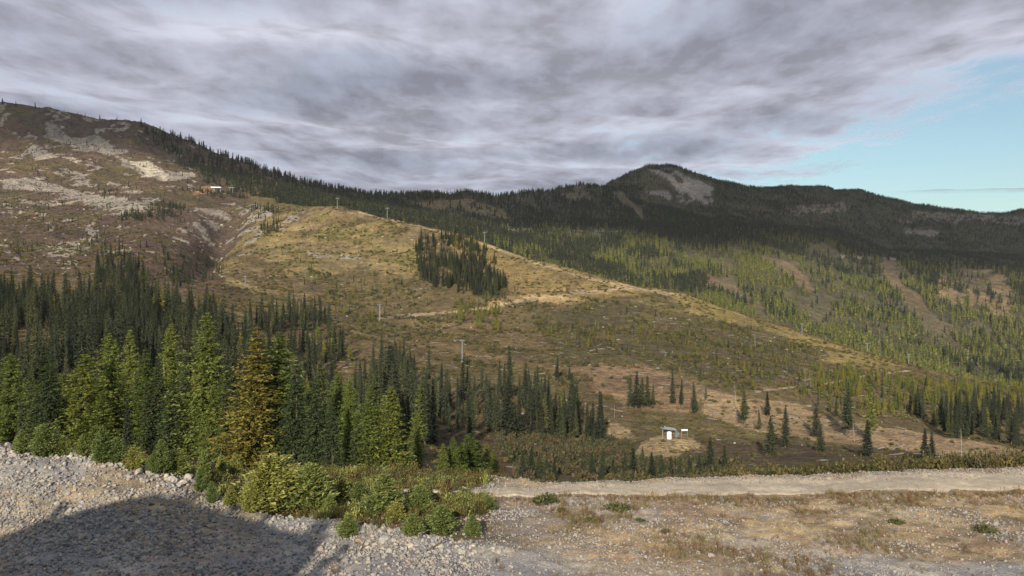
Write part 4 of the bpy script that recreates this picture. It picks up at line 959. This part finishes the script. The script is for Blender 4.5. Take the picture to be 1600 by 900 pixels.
# rocks one can point at
def rock(X, Y, r, label, group=None, sink=.3):
    z = float(pad_z(np.array([X]), np.array([Y]))[0][0]); o = obj('rock', rn.choice(ROCKS)); o.location = (X, Y, z + r * (.55 - sink))
    o.scale = (r * rn.uniform(.85, 1.2), r * rn.uniform(.85, 1.2), r * rn.uniform(.8, 1.15)); o.rotation_euler = (rn.uniform(-.5, .5), rn.uniform(-.5, .5), rn.uniform(0, 6.28))
    return tag(o, label, 'rock', group)
def prock(px, py, rpx, label, group=None):
    X, Y, z = pad_pt(px, py); return rock(X, Y, rpx * Y / F, label, group)
prock(294, 748, 11, 'largest pale boulder standing at the right end of the berm crest')
prock(285, 757, 8, 'pale boulder leaning against the largest one on the berm')
prock(270, 752, 9, 'flat-topped pale boulder second from the end of the berm crest')
prock(236, 742, 8, 'pale boulder at the left of the boulder row on the berm crest')
prock(216, 740, 8, 'pale block just left of the boulder row on the berm')
prock(12, 697, 6, 'round stone on the berm crest at the left edge of the picture')
prock(602, 848, 11, 'cream-coloured block on the rim of the gravel below the shrubs')
prock(618, 853, 8, 'pale stone touching the cream-coloured block')
prock(641, 856, 9, 'broad reddish-grey stone right of the cream-coloured block')
prock(669, 876, 5, 'round pale stone lying alone in front of the stone rim')
prock(427, 812, 6, 'upright pale stone on the rim left of the shrubs')
prock(690, 856, 7, 'pale stone beside the dark stick on the gravel rim')
prock(450, 868, 8, 'flat grey slab in the shaded gravel')
prock(1112, 870, 7, 'flat whitish slab in the gravel at bottom centre right')
prock(1373, 856, 4, 'small white stone in the brown soil near the bottom')
prock(1555, 820, 6, 'white stone beside the grey-green weed clump at right')
for k in range(150):
    px = rn.uniform(-10, 205); py = np.interp(px, [0, 100, 180, 205], [701, 706, 718, 728]) + abs(rn.gauss(0, 9))
    rp = rn.uniform(2.0, 5.2); prock(px, py, rp, ('larger' if rp > 3.6 else 'smaller') + ' pale rock heaped on the berm crest, ' + ('leftmost', 'left of middle', 'middle', 'right of middle', 'right')[min(4, max(0, int(px / 41)))] + (' part, up on the crest' if py < np.interp(px, [0, 100, 180, 205], [701, 706, 718, 728]) + 6 else ' part, below the crest'), 'rocks heaped on the berm')
for k in range(24):
    px, py = rn.uniform(205, 300), rn.uniform(742, 768)
    prock(px, py, rn.uniform(2.5, 5), 'small pale rock ' + ('close below' if py < 755 else 'well below') + ' the boulder row on the berm, ' + ('left', 'middle', 'right')[min(2, int((px - 205) / 32))] + ' part', 'rocks around the end boulders')
for k in range(78):
    px = rn.uniform(335, 780); py = np.interp(px, [335, 420, 560, 720, 780], [800, 818, 843, 862, 868]) + rn.gauss(0, 6)
    rp = rn.uniform(2.2, 5.5); prock(px, py, rp, ('larger' if rp > 3.8 else 'smaller') + ' pale rock in the stony rim ' + ('left of the big bushy firs', 'below the two big bushy firs', 'below the pointed rim fir', 'below the broad dark fir', 'right of the rim firs')[min(4, int((px - 335) / 89))], 'rocks along the gravel rim')
# a dark stick
X, Y, z = pad_pt(682, 860); mb = MB().tube((-.35, 0, .02), (.32, .1, .42), .035, .02, 6).tube((.05, 0, .22), (.22, -.12, .44), .018, .01, 5)
tag(mb.build('stick', M['bark'], None, (X, Y, z)), 'dark stick poking up from the stony rim', 'stick')

# young firs and shrubs on the rim
FIRS = [(70, 648, 712, 'young fir poking above the berm crest, left of the paired saplings'), (35, 660, 708, 'low young fir behind the left end of the berm'), (160, 650, 722, 'tall young fir with a bare leader behind the berm'), (182, 672, 724, 'young fir close right of the tall one behind the berm'),
        (130, 668, 714, 'small young fir between the berm firs'), (252, 672, 738, 'slender sapling above the boulder row'), (280, 690, 742, 'bushy sapling behind the largest boulder'), (318, 690, 752, 'green sapling right of the largest boulder'), (345, 696, 748, 'yellowish sapling behind the bare soil'), (368, 690, 742, 'rounded sapling in front of the orange-gold larch'),
        (422, 706, 800, 'left one of the two big bushy firs on the rim'), (487, 720, 800, 'right one of the two big bushy firs on the rim'), (455, 748, 802, 'low green fir between the two big bushy firs'), (535, 745, 785, 'low fir right of the two big bushy firs'), (560, 750, 785, 'yellowish low fir left of the pointed rim fir'), (600, 735, 806, 'pointed bushy fir in the middle of the rim'),
        (578, 775, 806, 'dark skirt fir at the foot of the pointed rim fir'), (658, 755, 800, 'yellow-green fir right of the pointed rim fir'), (545, 800, 838, 'rounded green shrub-like fir close to the gravel rim'), (645, 800, 838, 'broad dark green fir nearest to the gravel rim'), (690, 785, 834, 'yellow-green fir right of the broad dark one'), (738, 800, 838, 'small olive fir at the right end of the rim shrubs'), (765, 775, 796, 'low dark fir near the start of the gravel road'),
        (240, 700, 740, 'thin pale sapling among the grasses behind the berm'), (208, 690, 733, 'small green sapling at the low point of the berm'), (395, 740, 800, 'small fir at the left foot of the bushy firs'), (330, 742, 785, 'low fir on the bare soil right of the berm end'), (360, 750, 790, 'second low fir on the bare soil right of the berm end'), (312, 722, 768, 'rounded fir hard against the berm end'), (515, 770, 806, 'low spreading fir on the soil right of the bushy firs'), (620, 782, 815, 'low spreading fir below the pointed rim fir'), (100, 672, 712, 'stunted fir behind the middle of the berm')]
def place_fir(px, top, base, lab):
    X, Y, z = pad_pt(px, base); h = max(.5, (base - top) * Y / F) * (.8 if px < 400 else .95); tm, cm, ph = rn.choice(PROTO['young_fir']); s = h / ph
    e = empty('young_fir', (X, Y, z - .05), rn.uniform(0, 6.28)); w = s * (rn.uniform(.8, 1.2) if px < 400 else rn.uniform(1.15, 1.7)); e.scale = (w, w, s)
    obj('trunk', tm, e); obj('crown', cm, e); tag(e, lab, 'fir', 'young firs on the rim')
for q in FIRS: place_fir(*q)
M['olive'] = leaf_mat('olive_shrub_leaves', [(0.0, (0.085, 0.095, 0.04)), (1.0, (0.13, 0.125, 0.055))], 0.25)
SMALL = [bush_mesh('shrub', 700, 0.16, M['olive'], rg, .5), bush_mesh('shrub', 700, 0.15, M['scrub'], rg, .5)]
for px, py, wpx, k, lab in ((965, 797, 24, 0, 'green shrub alone on the brown part of the pad'), (925, 815, 16, 0, 'low olive shrub left of the lone green shrub'), (850, 785, 26, 0, 'flat green shrub patch near the road start'), (1540, 832, 20, 0, 'grey-green weed clump at the right of the pad'), (1000, 814, 10, 0, 'tiny dark shrub below the lone green shrub'),
                            (1040, 832, 12, 1, 'low brown shrub in the middle of the pad'), (880, 800, 12, 1, 'twiggy brown shrub on the stony pad'), (1400, 818, 16, 0, 'dark flat shrub on the pad right of centre')):
    X, Y, z = pad_pt(px, py); w = wpx * Y / F; o = obj('shrub', SMALL[k]); o.location = (X, Y, z - .03); o.scale = (w, w * .8, w * .8); o.rotation_euler = (0, 0, rn.uniform(0, 6)); tag(o, lab, 'shrub', 'low shrubs on the pad')
X, Y, z = pad_pt(704, 764); RB = bush_mesh('red_shrub', 600, 0.2, M['redweed'], rg, .3); o = obj('red_shrub', RB); o.location = (X, Y, z); o.scale = (.5, .35, .5); tag(o, 'low crimson shrub at the end of the gravel road', 'shrub')

# scrub belt beyond the road and grasses behind the berm
n = 5200; X = rs.uniform(-2, 62, n); e = pad_z(X, X * 0 + 50)[1]; Y = e + rs.uniform(.2, 7.5, n) ** 1.0; z = pad_z(X, Y)[0]
s = rs.uniform(.35, .75, n); hgt = s * rs.uniform(.9, 1.5, n) * (1 + .25 * np.clip(Y - e, 0, 4)) * np.interp(X, [-2, 3, 10, 22, 34], [.3, .38, .5, .75, 1])
BELT = [bush_mesh('belt', 160, 0.22, M['scrub'], rg, .9) for _ in range(4)] + [bush_mesh('belt', 160, 0.2, M['brush'], rg, .9) for _ in range(3)]
scatter('roadside_scrub', BELT, np.stack([X, Y, z - .05], 1), np.stack([s, s, hgt], 1), rs.uniform(0, 6.28, n), rs.integers(0, 7, n), 'olive and brown scrub belt along the far side of the gravel road', 'scrub')
n = 3000; X = rs.uniform(-36, -2.5, n); Y = rs.uniform(44, 60, n); z, e, g = pad_z(X, Y); clr = np.interp(X, [-40, -18, -14], [48.2, 48.5, 0]); k = (Y > np.maximum(g + .8, clr)) & (rs.uniform(0, 1, n) < .8); X, Y, z = X[k], Y[k], z[k]; n = len(X)
s = rs.uniform(.18, .5, n) * np.where((X < -13), 1.7, 1); kk = np.where(X < -12, rs.integers(3, 7, n), rs.integers(0, 7, n))
scatter('rim_undergrowth', BELT[:4] + SMALL[:1] * 3, np.stack([X, Y, z - .04], 1), np.stack([s, s, s * rs.uniform(.6, 1.3, n)], 1), rs.uniform(0, 6.28, n), kk, 'green and rust undergrowth behind the berm and between the young firs', 'undergrowth')
GRASS = [weed_mesh('grass', 30, M['scrub'], rg, .35, .025) for _ in range(3)] + [weed_mesh('grass', 30, M['youngfir'], rg, .35, .03) for _ in range(3)]
n = 4200; X = rs.uniform(-34, -1.5, n); Y = rs.uniform(42, 58, n); z, e, g = pad_z(X, Y); clr = np.interp(X, [-40, -18, -14], [47.6, 47.8, 0]); k = (Y > np.maximum(g + .3, clr)) & (fbm(X / 2.4, Y / 2.4, 161, 3) > np.where(X < -14, .42, .54)); X, Y, z = X[k], Y[k], z[k]; n = len(X)
scatter('rim_grass', GRASS, np.stack([X, Y, z], 1), rs.uniform(.25, .8, n), rs.uniform(0, 6.28, n), np.where(rs.uniform(0, 1, n) < .65, rs.integers(0, 3, n), rs.integers(3, 6, n)), 'tall olive and yellow grass between the young firs and behind the berm', 'grass')
WEEDS = [weed_mesh('weed', 16, M['weed'], rg) for _ in range(5)]
def weed_d(X, Y):
    n1 = fbm(X / 4, Y / 4, 151, 3); roadside = np.exp(-((Y - np.interp(X, [-8, 0, 14, 40], [49.6, 48.2, 48.2, 50.6])) / .5) ** 2)
    return np.clip(.02 + .55 * sstep(.50, .66, n1) * sstep(-6, 4, X) + .9 * roadside * (X > -2), 0, 1)
X, Y, z, e, g = pad_points(26000, -10, 42, 35, 52, rs, weed_d); n = len(X)
rd = (Y > np.interp(X, [-8, 0, 14, 40], [50.2, 48.7, 48.7, 51.2])); X, Y, z = X[~rd], Y[~rd], z[~rd]; n = len(X)
s = rs.uniform(.10, .32, n) + .30 * (rs.uniform(0, 1, n) < .07)
scatter('dry_weeds', WEEDS, np.stack([X, Y, z], 1), s, rs.uniform(0, 6.28, n), rs.integers(0, 5, n), 'dry rust-brown weeds over the pad and along the road', 'weeds'); print('weeds', n)

# ------------------------------------------------------------------ chairlift: towers and stations
def tower(px, py, hpx, label, dmin=70, dmax=1e9, yaw=0.4, kind=0):
    X, Y, Z = hit(px, py, dmin, dmax); h = max(9.0, hpx * Y / F)
    e = empty('lift_tower', (X, Y, Z), yaw)
    MB().tube((0, 0, -1), (0, 0, h), .32, .22, 10).build('mast', M['steel'], e)
    MB().box((0, 0, h), (5.0, .35, .36)).build('crossarm', M['steel'], e)
    for sx in (-1, 1):
        s_ = MB().box((sx * 2.6, 0, h - .55), (.35, 3.6, .3)).build('sheave_train', M['dark'], e)
        m_ = MB()
        for q in range(4): m_.tube((sx * 2.6 - .12, -1.3 + q * .87, h - .35), (sx * 2.6 + .12, -1.3 + q * .87, h - .35), .26, .26, 8)
        m_.build('wheels', M['dark'], s_)
    MB().box((0, 0, h + .75), (2.6, .18, .18)).box((-1.1, 0, h + .45), (.14, .14, .6)).box((1.1, 0, h + .45), (.14, .14, .6)).build('lifting_frame', M['steel'], e)
    MB().box((.42, 0, h * .5), (.06, .3, h * .9)).build('ladder', M['steel'], e)
    MB().tube((0, 0, -.8), (0, 0, .35), .9, .9, 10).build('footing', M['machine'], e)
    return tag(e, label, 'lift tower', 'chairlift towers')
tower(722, 566, 33, 'steel lift tower rising behind the centre spruce stand', yaw=-.6)
tower(593, 503, 25, 'steel lift tower beside the dirt track on the clearcut', yaw=-.6)
tower(383, 452, 19, 'pale lift tower above the dense left forest', yaw=-.5)
tower(605, 343, 17, 'pale lift tower on the crest of the golden spur', yaw=.2, dmax=1150)
tower(527, 326, 15, 'lift tower at the top of the golden spur', yaw=.2, dmax=1250)
tower(757, 381, 16, 'lift tower on the spur crest right of the forest patch', yaw=.3, dmax=1100)
tower(1253, 524, 17, 'white lift tower on the spur crest among yellow larches', yaw=.3, dmax=1000)
tower(1355, 550, 15, 'white lift tower on the low part of the spur crest', yaw=.3, dmax=1000)
tower(1420, 568, 15, 'white lift tower farthest down the spur crest', yaw=.3, dmax=1000)

X, Y, Z = STX, STY - 1, ground_z(STX, STY - 1)
st = empty('lift_station', (X, Y, Z), 0.15); st.scale = (.9, .9, .85)
dk = MB()
for a_, b_ in (((-4.2, -1), (3.2, -1)), ((-4.2, 1), (3.2, 1))): dk.tube((a_[0], a_[1], 4.7), (b_[0], b_[1], 3.0), .22, .22, 6)
for q in range(5): dk.tube((-4 + 1.7 * q, -1, 4.65 - .39 * q), (-4 + 1.7 * q, 1, 4.65 - .39 * q), .14, .14, 6)
dk.build('drive_frame', M['machine'], st)
MB().box((-.6, 0, 4.35), (5.2, 2.3, .5), 0, 0).box((-1.4, 0, 4.75), (3.0, 1.7, .4)).box((1.6, 0, 3.9), (2.2, 2.0, .5)).box((-2.4, .2, 5.2), (.7, .7, .7)).build('machine_cover', M['machine'], st)
MB().tube((-.4, 0, 2.9), (-.4, 0, 3.6), 2.4, 2.4, 24).build('bullwheel', M['dark'], st)
MB().tube((.2, .3, -.6), (.2, .3, 4.3), .6, .5, 12).build('column', M['dark'], st)
for sx in (-3.4, 2.9): MB().tube((sx, 0, -.6), (sx, 0, 3.6), .2, .2, 8).build('support_post', M['steel'], st)
MB().box((3.2, -.2, 1.2), (1.6, .4, 2.6), 0, .45).build('brace_panel', M['machine'], st)
bo = MB().tube((0, 0, -.3), (0, 0, 2.7), .95, .95, 16).tube((0, 0, 2.7), (0, 0, 2.95), 1.02, .5, 16)
b_ = bo.build('operator_hut', M['white'], None, (X - .9, Y - 3.4, Z)); tag(b_, 'white round operator booth in front of the lower lift station', 'booth')
MB().box((0, -.96, 1.3), (.7, .06, 1.7)).build('door', M['white'], b_)
tag(st, 'grey lower chairlift station with dark underside on the pale mound', 'lift station')
sg = empty('sign_board', (X + 6.0, Y, Z), .1)
MB().box((0, 0, 3.0), (2.6, .2, .55)).build('board', M['white'], sg)
for sx in (-1.2, 1.2): MB().tube((sx, .12, -.5), (sx, .12, 3.4), .09, .09, 6).build('post', M['steel'], sg)
tag(sg, 'white horizontal board on posts right of the lower lift station', 'sign board')

X, Y, Z = hit(338, 300, 1200, 1700)
up = empty('summit_station', (X, Y, Z - .5), 0.1)
MB().box((0, 0, 7.6), (17, 8, 1.6)).build('roof', M['white'], up)
MB().box((-4.5, 1, 3.4), (6, 5, 7)).build('hut', M['siding'], up)
MB().box((1.5, 0, 3.4), (2.2, 2.2, 7)).build('column', M['dark'], up)
MB().box((7, 0, 3.4), (.7, .7, 7)).build('support_post', M['steel'], up)
tag(up, 'upper lift station with white flat roof on the left mountain shoulder', 'lift station')
X, Y, Z = hit(361, 304, 1200, 1700)
pt = empty('lift_portal', (X, Y, Z - .5), .1)
for sx in (-3, 3): MB().tube((sx, 0, 0), (sx, 0, 12), .5, .45, 8).build('post', M['steel'], pt)
MB().box((0, 0, 12.3), (12, .8, .8)).build('crossarm', M['steel'], pt)
tag(pt, 'two-legged lift portal beside the upper station', 'lift tower')

# ------------------------------------------------------------------ the lodge behind the camera whose gable shades the gravel
lodge = empty('lodge', (-26, -8, -12.0), 0)
xl, xr, zl, zr, az = -9.0, 9.2, 13.4, 16.2, 18.8
sec = [(xl, 0), (xr, 0), (xr, zr), (0, az), (xl, zl)]
MB().add([(x_, y_, z_) for y_ in (-6, 6) for x_, z_ in sec], [(0, 1, 2, 3, 4), (9, 8, 7, 6, 5)] + [(k, 5 + k, 5 + (k + 1) % 5, (k + 1) % 5) for k in range(5)]).build('wall', M['siding'], lodge)
for xe, ze in ((xl, zl), (xr, zr)):
    q = 1 + .8 / abs(xe); v = [(x_, y_, z_ + dz) for y_ in (-6.8, 6.5) for (x_, z_) in ((0, az), (xe * q, az + (ze - az) * q)) for dz in (.03, .3)]
    MB().add(v, [(0, 1, 3, 2), (4, 6, 7, 5), (0, 2, 6, 4), (1, 5, 7, 3), (0, 4, 5, 1), (2, 3, 7, 6)]).build('roof', M['greyroof'], lodge)
for fl in range(3):
    for q in range(4):
        w_ = MB().box((-6.4 + 4.2 * q, 6.03, 2.6 + 3.8 * fl), (1.9, .12, 1.7)).build('window', M['white'], lodge)
        MB().box((-6.4 + 4.2 * q, 6.10, 2.6 + 3.8 * fl), (1.6, .04, 1.4)).build('pane', M['glass'], w_)
for q, (x_, y_, h_) in enumerate(((-21.6, .5, 18.4), (-19.4, 1.5, 17.6), (-16.4, 0, 17.8), (-15.4, -4, 17.6), (-24.4, 1.5, 18.2), (-28.6, 1.5, 17.4), (-32.5, 2, 15.2))):
    place_tree((x_, y_, -12.0, h_, 'near_spruce', 'unseen fir added beside the lodge to break up its shadow edge', 'fir', 'added firs beside the lodge', None, .75))  # out of view, added to roughen the edge of the lodge's shadow
tag(lodge, 'tall gabled timber lodge whose shadow falls across the gravel', 'building')

# ------------------------------------------------------------------ mountain air
hz = bpy.data.materials.new('mountain_air'); hz.use_nodes = True; nt = hz.node_tree; nt.nodes.remove(nt.nodes['Principled BSDF'])
pv = nt.nodes.new('ShaderNodeVolumePrincipled'); pv.inputs['Color'].default_value = (0.80, 0.86, 0.95, 1); pv.inputs['Density'].default_value = 0.000032; pv.inputs['Anisotropy'].default_value = 0.0
nt.links.new(pv.outputs[0], nt.nodes['Material Output'].inputs['Volume'])
o = MB().box((0, 6000, 240), (42000, 30000, 1176)).build('haze', hz); tag(o, 'thin bluish mountain air', 'haze', None, 'stuff')
